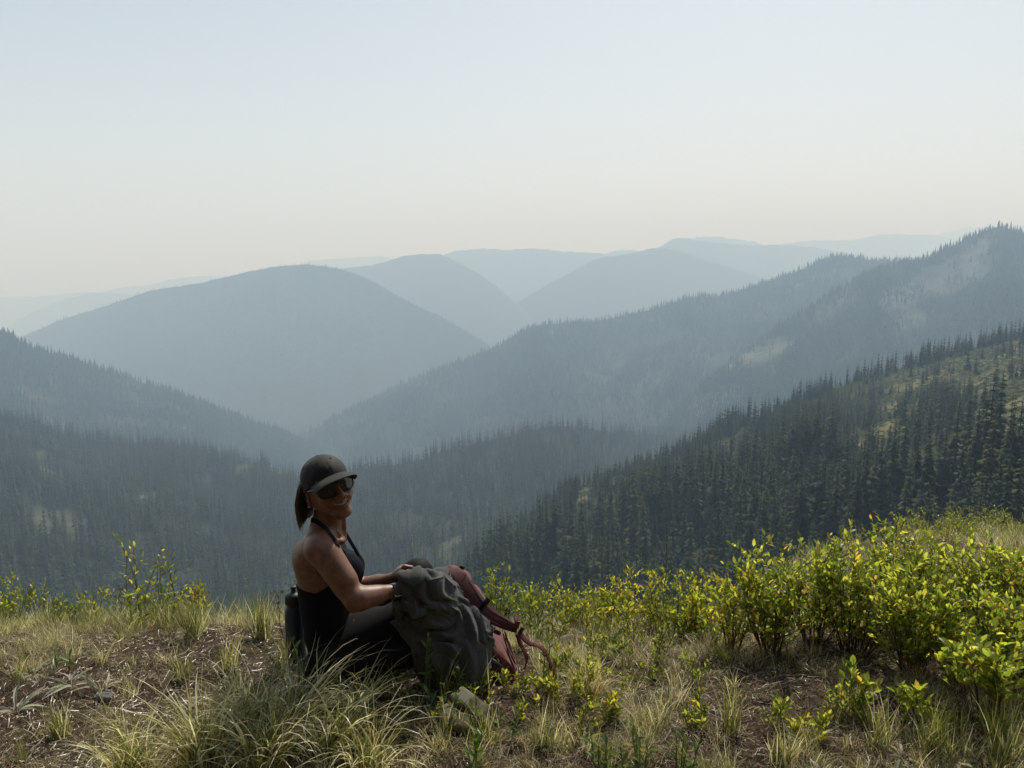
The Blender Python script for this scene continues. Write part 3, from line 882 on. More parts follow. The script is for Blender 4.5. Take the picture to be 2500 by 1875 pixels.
# curly pale dead leaves and bark flakes: small bent chips
n = 9000
cx0 = rg.uniform(-1, 1, n); cy0 = 1.75 + 2.0 * rg.random(n); cx0 = cx0 * (cy0 * 0.75)
R0 = rg.uniform(0.0015, 0.0055, n)
M = rg.normal(0, 1, (n, 2, 3)); M[..., 2] *= 0.45
M /= np.linalg.norm(M, axis=2)[..., None]
c0 = np.stack([cx0, cy0, ground_z(cx0, cy0) + 0.012 * fbm(cx0 * 22, cy0 * 22, 3) + 0.004], -1)
V = np.stack([c0 - M[:, 0] * R0[:, None], c0 + M[:, 1] * R0[:, None] * 0.6, c0 + M[:, 0] * R0[:, None] * 1.2, c0 - M[:, 1] * R0[:, None] * 0.5], 1)
V[:, 1::2, 2] += R0[:, None] * 0.35
q = np.array([(0, 1, 2, 3)])[None].repeat(n, 0) + (np.arange(n) * 4)[:, None, None]
o = new_obj('bark_chips', mesh_np('bark_chips', V.reshape(-1, 3), q.reshape(-1, 4), litter_mat, attrs={'v': ('FLOAT', 'POINT', np.repeat(rg.beta(1.2, 1.8, n), 4))}))
tag(o, kind='stuff', label='small bark chips and crumbled dead leaves on the soil')

# unseen firs added on the rise behind the viewpoint, to weaken the sky fill
rg = np.random.default_rng(808)
bx_, by_ = rg.uniform(-70, 70, 1500), rg.uniform(-75, -13, 1500)
Pbk = np.stack([bx_, by_, ground_z(bx_, by_) - .3], -1)
inst_forest('fir_forest', Pbk, rots(1500, rg), scl_of(rg.uniform(9, 18, 1500), rg, (1.0, 1.4)), rg.integers(0, 9, 1500), coll_hi, 'unseen dark firs added behind the viewpoint to block sky light')
# ------------------------------------------------------------------ leaves and leafy plants
def leaf_mesh(name, mat, w=0.42, fold=0.10, curl=0.12, wide=0.45, seed=0, serr=0):
    """unit leaf along +Y, folded on its midrib and curled"""
    ts = np.array([0, 0.14, 0.32, 0.52, 0.72, 0.88, 1.0])
    prof = np.sin(np.pi * ts ** (0.5 / max(0.2, wide) * 0.5 + 0.42)) ** 0.85; prof[0] = 0.03; prof[-1] = 0.0
    V = []; 
    for t, p in zip(ts, prof):
        z = -curl * t * t
        V += [(-w / 2 * p, t, z + fold * p * w), (0, t, z), (w / 2 * p, t, z + fold * p * w)]
    Q = []
    for k in range(len(ts) - 1):
        a = k * 3
        Q += [(a, a + 1, a + 4, a + 3), (a + 1, a + 2, a + 5, a + 4)]
    return np.array(V), np.array(Q)

def leaf_mat(name, stops, trans=0.62, tboost=(2.3, 2.2, 1.1), rough=0.36, spec=0.5, byattr=False, edge=0.0):
    m = NM(name)
    if byattr:
        r = m.n('ShaderNodeAttribute', attribute_name='v').outputs['Fac']
    else:
        r = m.n('ShaderNodeObjectInfo').outputs['Random']
    col = m.ramp(r, stops)
    f = m.noise(90, 3, 0.6, m.geo())
    col = m.mix(0.6, col, m.ramp(f, [(0.3, (0.7, 0.7, 0.7)), (0.7, (1.3, 1.3, 1.3))]), 'MULTIPLY')
    return m.leafy(col, m.mix(1.0, col, tboost, 'MULTIPLY'), trans, rough, spec)

HUCK = [(0.0, (0.085, 0.125, 0.030)), (0.40, (0.17, 0.215, 0.045)), (0.75, (0.285, 0.31, 0.065)), (0.94, (0.40, 0.385, 0.090)), (0.975, (0.42, 0.28, 0.080)), (0.992, (0.42, 0.17, 0.08)), (1.0, (0.34, 0.07, 0.05))]
YELL = [(0.0, (0.10, 0.15, 0.02)), (0.4, (0.20, 0.24, 0.03)), (0.8, (0.34, 0.32, 0.06)), (0.94, (0.40, 0.26, 0.07)), (1.0, (0.40, 0.14, 0.07))]
SMALL = [(0.0, (0.07, 0.10, 0.026)), (0.5, (0.16, 0.185, 0.045)), (0.85, (0.30, 0.295, 0.07)), (1.0, (0.42, 0.30, 0.05))]
ASTER = [(0.0, (0.075, 0.13, 0.028)), (0.7, (0.12, 0.185, 0.040)), (0.9, (0.24, 0.26, 0.07)), (1.0, (0.35, 0.22, 0.10))]
WOOL = [(0.0, (0.33, 0.37, 0.26)), (0.5, (0.50, 0.51, 0.42)), (0.8, (0.46, 0.38, 0.31)), (1.0, (0.62, 0.58, 0.51))]
huck_leaf_m = leaf_mat('huckleberry_leaf', HUCK)
yell_leaf_m = leaf_mat('yellowing_leaf', YELL)
huck_stuff_m = leaf_mat('huckleberry_foliage', HUCK, byattr=True)
small_stuff_m = leaf_mat('small_leaf_foliage', SMALL, byattr=True)
aster_leaf_m = leaf_mat('aster_leaf', ASTER, 0.35, (1.5, 1.5, 0.8))
aster_stuff_m = leaf_mat('aster_foliage', ASTER, 0.35, (1.5, 1.5, 0.8), byattr=True)
wool_leaf_m = leaf_mat('woolly_leaf', WOOL, 0.4, (1.25, 1.25, 1.0), 0.8, 0.2)
stem_dark = simple_mat('dark_red_stem', (0.085, 0.045, 0.032), 0.7, 0.3)
stem_tan = simple_mat('tan_stem', (0.26, 0.20, 0.11), 0.8, 0.2)
stem_green = simple_mat('green_stem', (0.12, 0.15, 0.04), 0.7, 0.3)
deadflower_m = simple_mat('dried_flower_head', (0.22, 0.14, 0.095), 0.9, 0.1, nscale=200, var=0.5)

LV, LQ = leaf_mesh('x', None)
def leaf_data(name, mat, **kw):
    out = []
    for k, (fo, cu) in enumerate(((0.25, 0.10), (0.45, 0.22), (0.15, -0.06))):
        V, Q = leaf_mesh(name, mat, fold=fo, curl=cu, **kw)
        out.append(mesh_np(name, V, Q, mat, smooth=True))
    return out
HUCK_L = leaf_data('huckleberry_leaf', huck_leaf_m, w=0.50)
YELL_L = leaf_data('yellow_leaf', yell_leaf_m, w=0.48)
ASTER_L = leaf_data('aster_leaf', aster_leaf_m, w=0.34)
WOOL_L = []
for k, cu in enumerate((0.75, 0.2, 1.3)):
    V, Q = leaf_mesh('w', None, w=0.13, fold=0.8, curl=cu)
    WOOL_L.append(mesh_np('woolly_leaf', V, Q, wool_leaf_m, smooth=True))

def frame(d, nrm):
    d = d / (np.linalg.norm(d) + 1e-9)
    x = np.cross(d, nrm); x /= np.linalg.norm(x) + 1e-9
    z = np.cross(x, d)
    return x, d, z

def grow(rg, H, spread, nst, twigs, leaf_len, per, up=0.6, lowbare=0.25, wander=0.12):
    """stems as point lists and leaves as (pos, dir, normal, len)"""
    stems = []; leaves = []
    for s in range(nst):
        a = rg.uniform(0, 6.283); sp = spread * math.sqrt(rg.random())
        top = np.array([math.cos(a) * sp, math.sin(a) * sp, H * rg.uniform(0.7, 1.05) * (1 - 0.25 * (sp / (spread + 1e-6)) ** 2)])
        b = np.array([math.cos(a) * sp * 0.25, math.sin(a) * sp * 0.25, -0.02])
        n = 7; t = np.linspace(0, 1, n)[:, None]
        P = b + (top - b) * t + np.cumsum(rg.normal(0, wander * H / n, (n, 3)), 0) * t
        P[:, :2] += np.sin(t * 3.14) * rg.normal(0, 0.05 * H, 2)
        stems.append((P, 0.0028 * (H / 0.4) ** 0.5, 0.0009))
        ends = [(P, 0.55)]
        for w in range(twigs):
            u = rg.uniform(lowbare, 0.95); i = min(n - 2, int(u * (n - 1))); o = P[i] + (P[i + 1] - P[i]) * (u * (n - 1) - i)
            b2 = rg.uniform(0, 6.283); L = H * rg.uniform(0.14, 0.34) * (1.2 - u * 0.5)
            d = np.array([math.cos(b2), math.sin(b2), rg.uniform(0.4, 1.6) * up + 0.25]); d /= np.linalg.norm(d)
            Q = o + d * L * np.linspace(0, 1, 4)[:, None] + np.cumsum(rg.normal(0, 0.02 * H, (4, 3)), 0) * np.linspace(0, 1, 4)[:, None] + np.array([0, 0, 1]) * 0.12 * L * np.linspace(0, 1, 4)[:, None] ** 2
            stems.append((Q, 0.0013, 0.0006)); ends.append((Q, 0.0))
        for Q, st in ends:
            nl = max(3, int(per * rg.uniform(0.7, 1.3)))
            for j in range(nl):
                u = st + (1 - st) * ((j + 0.6) / nl) ** 0.8
                m_ = len(Q) - 1; i = min(m_ - 1, int(u * m_)); o = Q[i] + (Q[i + 1] - Q[i]) * (u * m_ - i)
                dd = Q[i + 1] - Q[i]; dd /= np.linalg.norm(dd) + 1e-9
                b2 = rg.uniform(0, 6.283); side = np.array([math.cos(b2), math.sin(b2), 0])
                d = dd * rg.uniform(0.5, 1.1) + side * rg.uniform(0.5, 1.0) + np.array([0, 0, 0.2])
                if j == nl - 1: d = dd + side * 0.2
                nr = np.array([0, 0, 1]) * 0.8 - side * 0.4 + rg.normal(0, 0.45, 3)
                leaves.append((o, d, nr, leaf_len * rg.uniform(0.6, 1.15)))
    return stems, leaves

def stems_mesh(stems, mat, seg=4):
    A = Acc()
    for P, r0, r1 in stems:
        V, Q = tube_np(P, np.linspace(r0, r1, len(P)), seg); A.add(V, Q)
    return A.mesh('stems', mat, smooth=True)

def leaves_joined(rg, leaves, mat, w=0.45, cheap=True, tones=None):
    n = len(leaves)
    if cheap:
        B = np.array([(0, 0, 0), (-w * .42, .38, .05), (w * .42, .38, .05), (-w * .34, .72, .0), (w * .34, .72, .0), (0, 1, -.08)])
        T = np.array([(0, 2, 1), (1, 2, 4), (1, 4, 3), (3, 4, 5)])
    else:
        B, T = leaf_mesh('x', None, w=w)
    V = np.zeros((n, len(B), 3))
    for k, (o, d, nr, L) in enumerate(leaves):
        x, y, z = frame(d, nr)
        V[k] = o + L * (B[:, :1] * x + B[:, 1:2] * y + B[:, 2:3] * z)
    Tn = (T[None] + (np.arange(n) * len(B))[:, None, None]).reshape(-1, T.shape[1])
    tn = rg.random(n) if tones is None else tones
    return mesh_np('foliage', V.reshape(-1, 3), Tn, mat, smooth=True, attrs={'v': ('FLOAT', 'POINT', np.repeat(tn, len(B)))})

def add_leaves(t, leaves, datas, rg, limit=300, stuff_mat=None, w=0.45, name='leaf'):
    idx = rg.permutation(len(leaves))
    for k in idx[:limit]:
        o, d, nr, L = leaves[k]
        x, y, z = frame(np.array(d, float), np.array(nr, float))
        ob = bpy.data.objects.new(name, datas[int(rg.integers(0, len(datas)))])
        ob.matrix_basis = Matrix(((x[0] * L, y[0] * L, z[0] * L, o[0]), (x[1] * L, y[1] * L, z[1] * L, o[1]), (x[2] * L, y[2] * L, z[2] * L, o[2]), (0, 0, 0, 1)))
        ob.parent = t; COL.objects.link(ob)
    rest = [leaves[k] for k in idx[limit:]]
    if rest:
        fo = new_obj('foliage', leaves_joined(rg, rest, stuff_mat, w), t); fo['kind'] = 'stuff'

def shrub(px, py, H, spread, nst, twigs, leaf_len, per, label, cat='shrub', name='huckleberry_shrub', group=None, datas=None, smat=None, stem=None, seed=0, limit=290, lowbare=0.3, up=0.6, loc=None):
    rg = np.random.default_rng(seed)
    loc = loc if loc is not None else on_ground(px, py)
    t = thing(name, loc, label, cat, group)
    stems, leaves = grow(rg, H, spread, nst, twigs, leaf_len, per, lowbare=lowbare, up=up)
    new_obj('stems', stems_mesh(stems, stem or stem_dark), t)
    add_leaves(t, leaves, datas or HUCK_L, rg, limit, smat or huck_stuff_m)
    return t

G1 = 'huckleberry shrubs on the right of the brow'
HUCKS = [
 (1885, 1590, 0.47, 0.179, 26, 6, 0.033, 9, 'bushy huckleberry shrub at the left end of the big green thicket', HUCK_L),
 (1990, 1570, 0.47, 0.168, 22, 6, 0.033, 9, 'huckleberry shrub with red-tipped leaves, second from the left in the thicket', HUCK_L),
 (2085, 1590, 0.46, 0.179, 26, 6, 0.033, 9, 'dense green huckleberry shrub below the gap where firs show, middle of the thicket', HUCK_L),
 (2175, 1545, 0.50, 0.179, 26, 6, 0.032, 9, 'tallest huckleberry shrub in the middle of the thicket, orange leaves on top', HUCK_L),
 (2290, 1540, 0.40, 0.189, 27, 6, 0.033, 9, 'tall leafy huckleberry shrub with pinkish top leaves, right of the tallest one', HUCK_L),
 (2400, 1540, 0.40, 0.189, 27, 6, 0.033, 9, 'huckleberry shrub below the far green bushes, back of the thicket on the right', HUCK_L),
 (2500, 1555, 0.38, 0.189, 27, 6, 0.033, 9, 'huckleberry shrub cut by the right edge of the picture, back row', HUCK_L),
 (2220, 1640, 0.40, 0.168, 22, 6, 0.033, 9, 'lower huckleberry shrub in front of the tallest one', HUCK_L),
 (2350, 1650, 0.32, 0.179, 23, 6, 0.035, 9, 'huckleberry shrub in the front row with a few red leaves', HUCK_L),
 (2480, 1660, 0.33, 0.179, 23, 6, 0.035, 9, 'huckleberry shrub in the front row at the right edge', HUCK_L),
 (2400, 1765, 0.28, 0.147, 17, 5, 0.038, 9, 'nearest huckleberry shrub with bare brown stems below its large leaves', HUCK_L),
 (2080, 1745, 0.18, 0.063, 6, 2, 0.036, 8, 'small huckleberry sprig on bare soil in front of the thicket', HUCK_L),
 (2210, 1770, 0.15, 0.063, 6, 2, 0.033, 8, 'tiny huckleberry sprig beside the pale stone', HUCK_L),
 (1790, 1590, 0.35, 0.126, 15, 4, 0.030, 9, 'thin yellow and orange huckleberry shrub left of the thicket', YELL_L),
 (1495, 1555, 0.24, 0.105, 13, 3, 0.027, 8, 'small yellow-green huckleberry in the dry grass right of the backpack', YELL_L),
 (1690, 1565, 0.24, 0.105, 13, 3, 0.027, 8, 'small yellow-green huckleberry between grass and the thicket', YELL_L)]
for k, (px, py, H, sp, ns_, tw, ll, per, lab, dat) in enumerate(HUCKS):
    shrub(px, py, H, sp, ns_, tw, ll, per, lab, group=G1, datas=dat, seed=900 + k, lowbare=0.55 if k == 10 else 0.12)

# fine-leaved plants: leaves too small to pick apart
def fine_plant(px, py, H, spread, nst, twigs, ll, per, label, seed, group, mat=None, stem=None, loc=None, up=0.6, name='leafy_plant', cat='wild plant'):
    rg = np.random.default_rng(seed)
    loc = loc if loc is not None else on_ground(px, py)
    t = thing(name, loc, label, cat, group)
    stems, leaves = grow(rg, H, spread, nst, twigs, ll, per, lowbare=0.2, up=up)
    new_obj('stems', stems_mesh(stems, stem or stem_green, 3), t)
    tones = np.clip(rg.beta(1.5, 2.0) * 0.5 + rg.random(len(leaves)) * 0.6, 0, 1)
    fo = new_obj('foliage', leaves_joined(rg, leaves, mat or small_stuff_m, 0.42, tones=tones), t); fo['kind'] = 'stuff'
    return t
G2 = 'fine-leaved plants along the brow'
FINE = [(1225, 1505, 0.36, 0.115, 10, 6, 0.0256, 8, 'tall fine-leaved yellow-green plant just right of the backpack strap'),
        (1300, 1500, 0.31, 0.149, 12, 6, 0.0256, 8, 'bushy fine-leaved plant behind the backpack, yellow leaves low down'),
        (1390, 1490, 0.29, 0.138, 12, 6, 0.0244, 8, 'fine-leaved plant between the backpack and the dry grass'),
        (1470, 1480, 0.25, 0.138, 12, 5, 0.0244, 7, 'low fine-leaved plant with pods, right of the bushy one'),
        (1560, 1500, 0.29, 0.138, 12, 6, 0.0244, 8, 'fine-leaved plant with tan seed spikes in the middle of the brow'),
        (1640, 1500, 0.31, 0.161, 13, 6, 0.0244, 8, 'rounded fern-like green plant below the white thistle head'),
        (1720, 1500, 0.31, 0.149, 13, 6, 0.0244, 8, 'fern-like green plant touching the left end of the thicket'),
        (1340, 1580, 0.18, 0.138, 10, 4, 0.0244, 6, 'low yellowing plant in the grass behind the loose strap'),
        (1600, 1620, 0.16, 0.115, 9, 4, 0.0220, 6, 'small sprawling plant with yellow flowers on the dry litter'),
        (30, 1530, 0.29, 0.184, 15, 6, 0.0256, 8, 'fine-leaved plant with pinkish heads cut by the left edge'),
        (345, 1530, 0.41, 0.115, 5, 5, 0.0317, 3, 'tall airy plant with oval leaves, left one of the pair against the valley'),
        (425, 1520, 0.43, 0.103, 5, 5, 0.0317, 3, 'tall airy plant with oval leaves, right one of the pair against the valley'),
        (230, 1510, 0.22, 0.115, 9, 4, 0.0268, 5, 'low leafy plant left of the airy pair'),
        (150, 1520, 0.18, 0.103, 7, 4, 0.0293, 4, 'small plant with a few yellow leaves near the left edge'),
        (400, 1510, 0.20, 0.161, 10, 4, 0.0268, 5, 'leafy undergrowth at the foot of the airy pair')]
for k, a_ in enumerate(FINE):
    fine_plant(*a_, seed=1000 + k, group=G2)
G3 = 'distant shrubs on the right shoulder'
DL = ['small-leaved shrub at the left end of the far shoulder, top row against the firs', 'largest small-leaved shrub of the far shoulder, against the firs', 'small-leaved shrub on the far shoulder below the tall ragged fir', 'small-leaved shrub on the far shoulder at the right edge, top row',
      'low shrub at the left of the far shoulder, just above the thicket', 'low shrub of the far shoulder between the thicket and the largest one', 'low shrub of the far shoulder in dry grass above the thicket', 'low shrub of the far shoulder at the right edge, lower row', 'big shrub of the far shoulder cut off by the right edge', 'leftmost outlying little shrub of the far shoulder, dipping to the valley']
rgq = np.random.default_rng(5150)
for k, (px, py, H, sp) in enumerate([(2250, 1330, .55, .45), (2340, 1320, .65, .5), (2420, 1305, .6, .5), (2490, 1290, .6, .5), (2200, 1375, .45, .4), (2300, 1375, .4, .4), (2390, 1365, .45, .45), (2480, 1350, .5, .45), (2540, 1270, .9, .7), (2130, 1400, .4, .35)]):
    yv = 7.0 + (1400 - py) * 0.02
    pt = at(px, py, yv); loc = gpt(pt.x, yv)
    fine_plant(px, py, H * .62, sp, 16, 6, .026, 8, DL[k], 1100 + k, G3, stem=stem_tan, loc=loc, name='distant_shrub', cat='shrub')

# asters and other broad-leaved plants in front of the woman
def aster(px, py, H, nst, ll, label, seed, spread=0.04, datas=None, stem=None, heads=True):
    rg = np.random.default_rng(seed)
    t = thing('aster_plant', on_ground(px, py), label, 'wild plant', 'broad-leaved plants in the foreground')
    stems = []; leaves = []; hd = []
    for s in range(nst):
        a = rg.uniform(0, 6.283); sp = spread * rg.random()
        top = np.array([math.cos(a) * sp * 1.6, math.sin(a) * sp * 1.6, H * rg.uniform(0.7, 1.05)]); b = np.array([math.cos(a) * sp, math.sin(a) * sp, -0.02])
        tt = np.linspace(0, 1, 7)[:, None]
        P = b + (top - b) * tt + np.cumsum(rg.normal(0, 0.02 * H, (7, 3)), 0) * tt
        stems.append((P, 0.0026, 0.0014)); hd.append(P[-1])
        nl = int(7 * H / 0.2 + 4)
        for j in range(nl):
            u = 0.15 + 0.85 * (j + 0.5) / nl; i = min(5, int(u * 6)); o = P[i] + (P[i + 1] - P[i]) * (u * 6 - i)
            a2 = j * 2.4 + rg.normal(0, 0.3)
            el = rg.uniform(0.3, 0.9) + 0.5 * u
            leaves.append((o, np.array([math.cos(a2), math.sin(a2), el]), np.array([-math.cos(a2) * 0.6, -math.sin(a2) * 0.6, 1]) + rg.normal(0, 0.3, 3), ll * rg.uniform(0.6, 1.1) * (1.1 - 0.3 * u)))
    new_obj('stems', stems_mesh(stems, stem or stem_green), t)
    add_leaves(t, leaves, datas or ASTER_L, rg, 290, aster_stuff_m)
    if heads:
        for p in hd:
            A = Acc()
            V, T = crown_np(rg, 16, 5, tiers=3, nb=7, lobes=False); A.add(V * .001 + [0, 0, -.008], T)
            ob = new_obj('flower_head', A.mesh('flower_head', deadflower_m), t); ob.location = p
    return t
AST = [(725, 1690, .20, 2, .050, 'green broad-leaved aster at the left hip of the woman, leaf pairs on two stems'),
       (800, 1700, .20, 2, .048, 'green aster with a closed bud in front of the black leggings'),
       (905, 1690, .25, 4, .052, 'leafy aster in front of the woman below her elbow'),
       (950, 1680, .27, 3, .048, 'taller aster sprig just left of the grey jacket hem'),
       (1045, 1720, .24, 2, .046, 'single aster with a dried head standing in front of the grey jacket'),
       (1120, 1720, .14, 3, .044, 'low aster with upright leaves in front of the jacket'),
       (1330, 1690, .20, 2, .034, 'green toothed plant in front of the maroon backpack'),
       (1150, 1895, .12, 3, .055, 'broad-leaved sprig at the bottom edge in front of the gloves'),
       (1480, 1880, .11, 4, .050, 'low green sprig at the bottom edge, left of the woolly leaves'),
       (1560, 1890, .11, 5, .050, 'low green plant at the bottom edge, under the pale woolly leaves'),
       (1660, 1885, .11, 4, .050, 'low green plant at the bottom edge, right of the woolly leaves'),
       (1085, 1755, .13, 3, .044, 'leafy sprig growing between the two gloves at their left'),
       (1165, 1800, .11, 3, .044, 'leafy sprig in front of the upper glove fingers'),
       (1225, 1815, .10, 2, .044, 'small reddish-green sprig at the tips of the glove fingers'),
       (150, 1640, .10, 2, .050, 'small plant with one yellow leaf among the woolly leaves on the left')]
for k, a_ in enumerate(AST):
    aster(*a_, seed=1200 + k, heads=k in (2, 4, 8))
G4 = 'low leafy ground plants in front of the backpack'
GL = ['low yellow-green plant at the foot of the grey jacket, above the pale glove cuff', 'low leafy plant between the jacket hem and the gloves', 'low leafy plant under the maroon pack body', 'low leafy plant under the short loose strap', 'low leafy plant touching the cuff of the upper glove',
      'low leafy plant right of the backpack under the long loose strap', 'low leafy plant left of the gloves among grass blades', 'low leafy plant right of the dry pale grass clump', 'lone low leafy plant left of the bare soil patch', 'low leafy plant just right of the glove fingers']
for k, (px, py, H, ns_) in enumerate([(1120, 1700, .08, 7), (1190, 1690, .09, 8), (1260, 1700, .10, 8), (1320, 1710, .10, 8), (1150, 1740, .07, 6), (1370, 1720, .09, 6), (1090, 1760, .08, 5), (1420, 1790, .09, 5), (1700, 1760, .09, 4), (1290, 1760, .08, 5)]):
    shrub(px, py, H, .07, ns_, 3, .024, 5, GL[k], cat='wild plant', name='ground_plant', group=G4, datas=None, smat=small_stuff_m, stem=stem_green, seed=1300 + k, limit=0)

# woolly silver-leaved rosettes
def rosette(px, py, n, L, label, seed, flat=0.5, tilt=0.9):
    L = L * .82
    rg = np.random.default_rng(seed)
    t = thing('woolly_plant', on_ground(px, py), label, 'wild plant', 'woolly silver-leaved plants')
    for k in range(int(n * 1.9)):
        a = k * 2.4 + rg.normal(0, 0.9)
        d = np.array([math.cos(a), math.sin(a), rg.uniform(-.05, tilt) ** 1.0])
        o = np.array([math.cos(a) * 0.01, math.sin(a) * 0.01, 0.004])
        x, y, z = frame(d, np.array([0, 0, 1.0]) + rg.normal(0, 0.3, 3)); l = L * rg.uniform(0.3, 1.2)
        ob = bpy.data.objects.new('woolly_leaf', WOOL_L[int(rg.integers(0, 3))])
        ob.matrix_basis = Matrix(((x[0] * l, y[0] * l, z[0] * l, o[0]), (x[1] * l, y[1] * l, z[1] * l, o[1]), (x[2] * l, y[2] * l, z[2] * l, o[2]), (0, 0, 0, 1)))
        ob.parent = t; COL.objects.link(ob)
    return t
for k, (px, py, n, L, lab) in enumerate([
    (40, 1740, 14, .11, 'sprawling woolly silver plant at the left edge, long bent leaves'),
    (175, 1680, 9, .10, 'woolly plant with tall upright leaves, left of the bare soil'),
    (250, 1690, 9, .10, 'woolly plant with two long leaves pointing right, beside the grey stone'),
    (80, 1650, 8, .11, 'woolly plant behind the small yellow leaf on the left'),
    (330, 1550, 12, .07, 'pale dried woolly clump on top of the left mound'),
    (480, 1530, 9, .07, 'pale dried woolly clump beside the upright grass on the left mound'),
    (1590, 1830, 11, .09, 'pinkish woolly plant near the bottom edge in the middle of the grass'),
    (1530, 1790, 7, .08, 'single woolly plant with curved pale leaves near the bottom middle'),
    (2200, 1860, 12, .08, 'grey curled woolly plant at the bottom right'),
    (2330, 1870, 12, .08, 'grey curled woolly plant at the bottom right, next to the corner'),
    (1990, 1800, 10, .06, 'grey withered woolly plant on the bare soil in front of the thicket'),
    (1910, 1560, 7, .10, 'pale woolly leaf rosette under the left end of the thicket')]):
    rosette(px, py, n, L, lab, 1400 + k, tilt=1.6 if k in (1, 2, 11) else 0.8)

# named grass clumps
def clump(px, py, parts, label, seed, mat, name='grass_clump'):
    rg = np.random.default_rng(seed)
    me = blade_mesh('grass_clump', [blades(rg, *p[:-1], **p[-1]) for p in parts], mat)
    o = new_obj(name, me); o.location = on_ground(px, py)
    return tag(o, label, 'grass clump', 'grass clumps on the brow')
up_ = lambda n, L: [(n, L, .0030, .13, .4, .03, tone_green, 5, {}), (n // 3, L * .5, .003, .5, 1.1, .035, tone_dry, 4, {})]
droopy = lambda n, L, lean: [(n, L * 1.1, .0050, .35, 1.1, .05, tone_mixed, 7, dict(droop=.5, lean=lean)), (n // 2, L * .8, .0042, .2, .5, .045, tone_green, 6, dict(lean=lean)), (n // 2, L * .6, .003, .8, 1.4, .07, tone_dry, 5, {})]
CL = [(640, 1560, up_(110, .25), 'upright bright green grass clump just left of the water bottle'),
      (470, 1560, up_(80, .24), 'upright green grass clump right of the airy plants'),
      (560, 1640, up_(60, .18), 'narrow green grass clump on the dark soil below the bright one'),
      (445, 1655, up_(50, .16), 'thin green grass clump in the middle of the bare soil'),
      (690, 1660, up_(60, .18), 'dull green grass clump in front of the water bottle'),
      (150, 1800, up_(60, .16), 'short brown-green grass clump at the lower left corner'),
      (590, 1790, droopy(150, .34, (.15, 0)), 'large arching grass clump in the front, left of centre'),
      (700, 1800, droopy(170, .36, (.30, 0)), 'large arching grass clump with pale drooping blades below the woman'),
      (800, 1850, droopy(150, .32, (.30, 0)), 'arching pale grass clump at the bottom below the woman'),
      (500, 1880, droopy(150, .34, (-.10, 0)), 'arching grass clump at the bottom edge, left of centre'),
      (640, 1890, droopy(150, .34, (.10, 0)), 'arching grass clump at the bottom edge below the big one'),
      (330, 1900, droopy(110, .28, (-.15, 0)), 'pale arching grass clump at the bottom left'),
      (900, 1890, droopy(100, .26, (.1, 0)), 'sparse arching grass clump at the bottom edge near the gloves'),
      (860, 1740, droopy(80, .24, (.2, 0)), 'arching grass clump right in front of the black leggings'),
      (1440, 1690, [(160, .20, .0024, .75, .9, .05, lambda rg, n: rg.uniform(.55, .86, n), 5, {})], 'dry pale grass clump fanning out below the loose strap end'),
      (1600, 1780, [(90, .17, .003, .5, .6, .04, tone_mixed, 5, {})], 'pale grass clump near the bottom, middle right'),
      (1330, 1830, up_(50, .20), 'upright green grass clump right of the gloves'),
      (1780, 1790, up_(70, .22), 'thin green grass clump in front of the bare soil patch'),
      (2270, 1850, up_(90, .24), 'green grass clump under the front shrubs at the bottom right'),
      (2150, 1830, up_(60, .22), 'green grass clump right of the pale stone'),
      (2440, 1880, up_(60, .26), 'green grass clump in the bottom right corner'),
      (1900, 1870, up_(50, .16), 'short green grass clump at the bottom edge, right of centre'),
      (960, 1700, up_(60, .22), 'long grass blades in front of the black leggings, left of the jacket'),
      (900, 1700, up_(50, .20), 'grass blades below the elbow in front of the black leggings'),
      (1090, 1710, up_(40, .20), 'long green grass blades in front of the grey jacket'),
      (1180, 1700, up_(30, .22), 'sparse long grass blades in front of the jacket hem'),
      (1010, 1745, up_(40, .20), 'grass blades at the foot of the leafy aster'),
      (705, 1625, up_(70, .19), 'dull grass clump hiding the lower half of the water bottle'),
      (1100, 1790, up_(36, .16), 'grass blades crossing in front of the lower glove'),
      (1180, 1810, up_(30, .14), 'short grass blades in front of the upper glove fingers')]
for k, (px, py, parts, lab) in enumerate(CL):
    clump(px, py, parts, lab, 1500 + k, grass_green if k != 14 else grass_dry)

# straw-coloured seed heads standing behind the knee, dried stalk before the woman, thistle head
def seed_stalk(top, base, hl, label, seed, name='seed_stalk'):
    rg = np.random.default_rng(seed)
    t = thing(name, base, label, 'grass stalk', 'ripe grass stalks')
    tp = np.array(top - base)
    P = np.linspace(0, 1, 6)[:, None] * tp
    new_obj('stem', stems_mesh([(P, .0012, .0007)], stem_tan, 4), t)
    A = Acc(); d = tp / np.linalg.norm(tp)
    for k in range(34):
        u = k / 34; o = tp - d * hl * (1 - u); a = k * 2.1
        s = np.array([math.cos(a), math.sin(a), 0]); L = .010 * (1 - .5 * u)
        A.add([o, o + s * .0016 + d * L * .5, o + s * .0022 + d * L, o - s * .0006 + d * L * .6], [(0, 1, 2, 3)])
    new_obj('seed_head', A.mesh('seed_head', straw_m), t)
straw_m = blade_mat('ripe_straw', [(0, (.50, .42, .28)), (1, (.50, .42, .28))], .4, 1.2)
for k, (px, y0, y1, yb) in enumerate([(1006, 1308, 1345, 1500), (1030, 1330, 1362, 1500), (1061, 1303, 1358, 1500), (1073, 1330, 1368, 1500)]):
    Yv = 3.0
    seed_stalk(at(px, y0, Yv), gpt(at(px, yb, Yv).x, Yv), (y1 - y0) / F * Yv, ['pale seed head on the left, above the hand', 'forked seed head just above the knee', 'tallest seed head, right of the knee', 'seed head right of the tallest one'][k] + ', gold against the valley', 1600 + k)

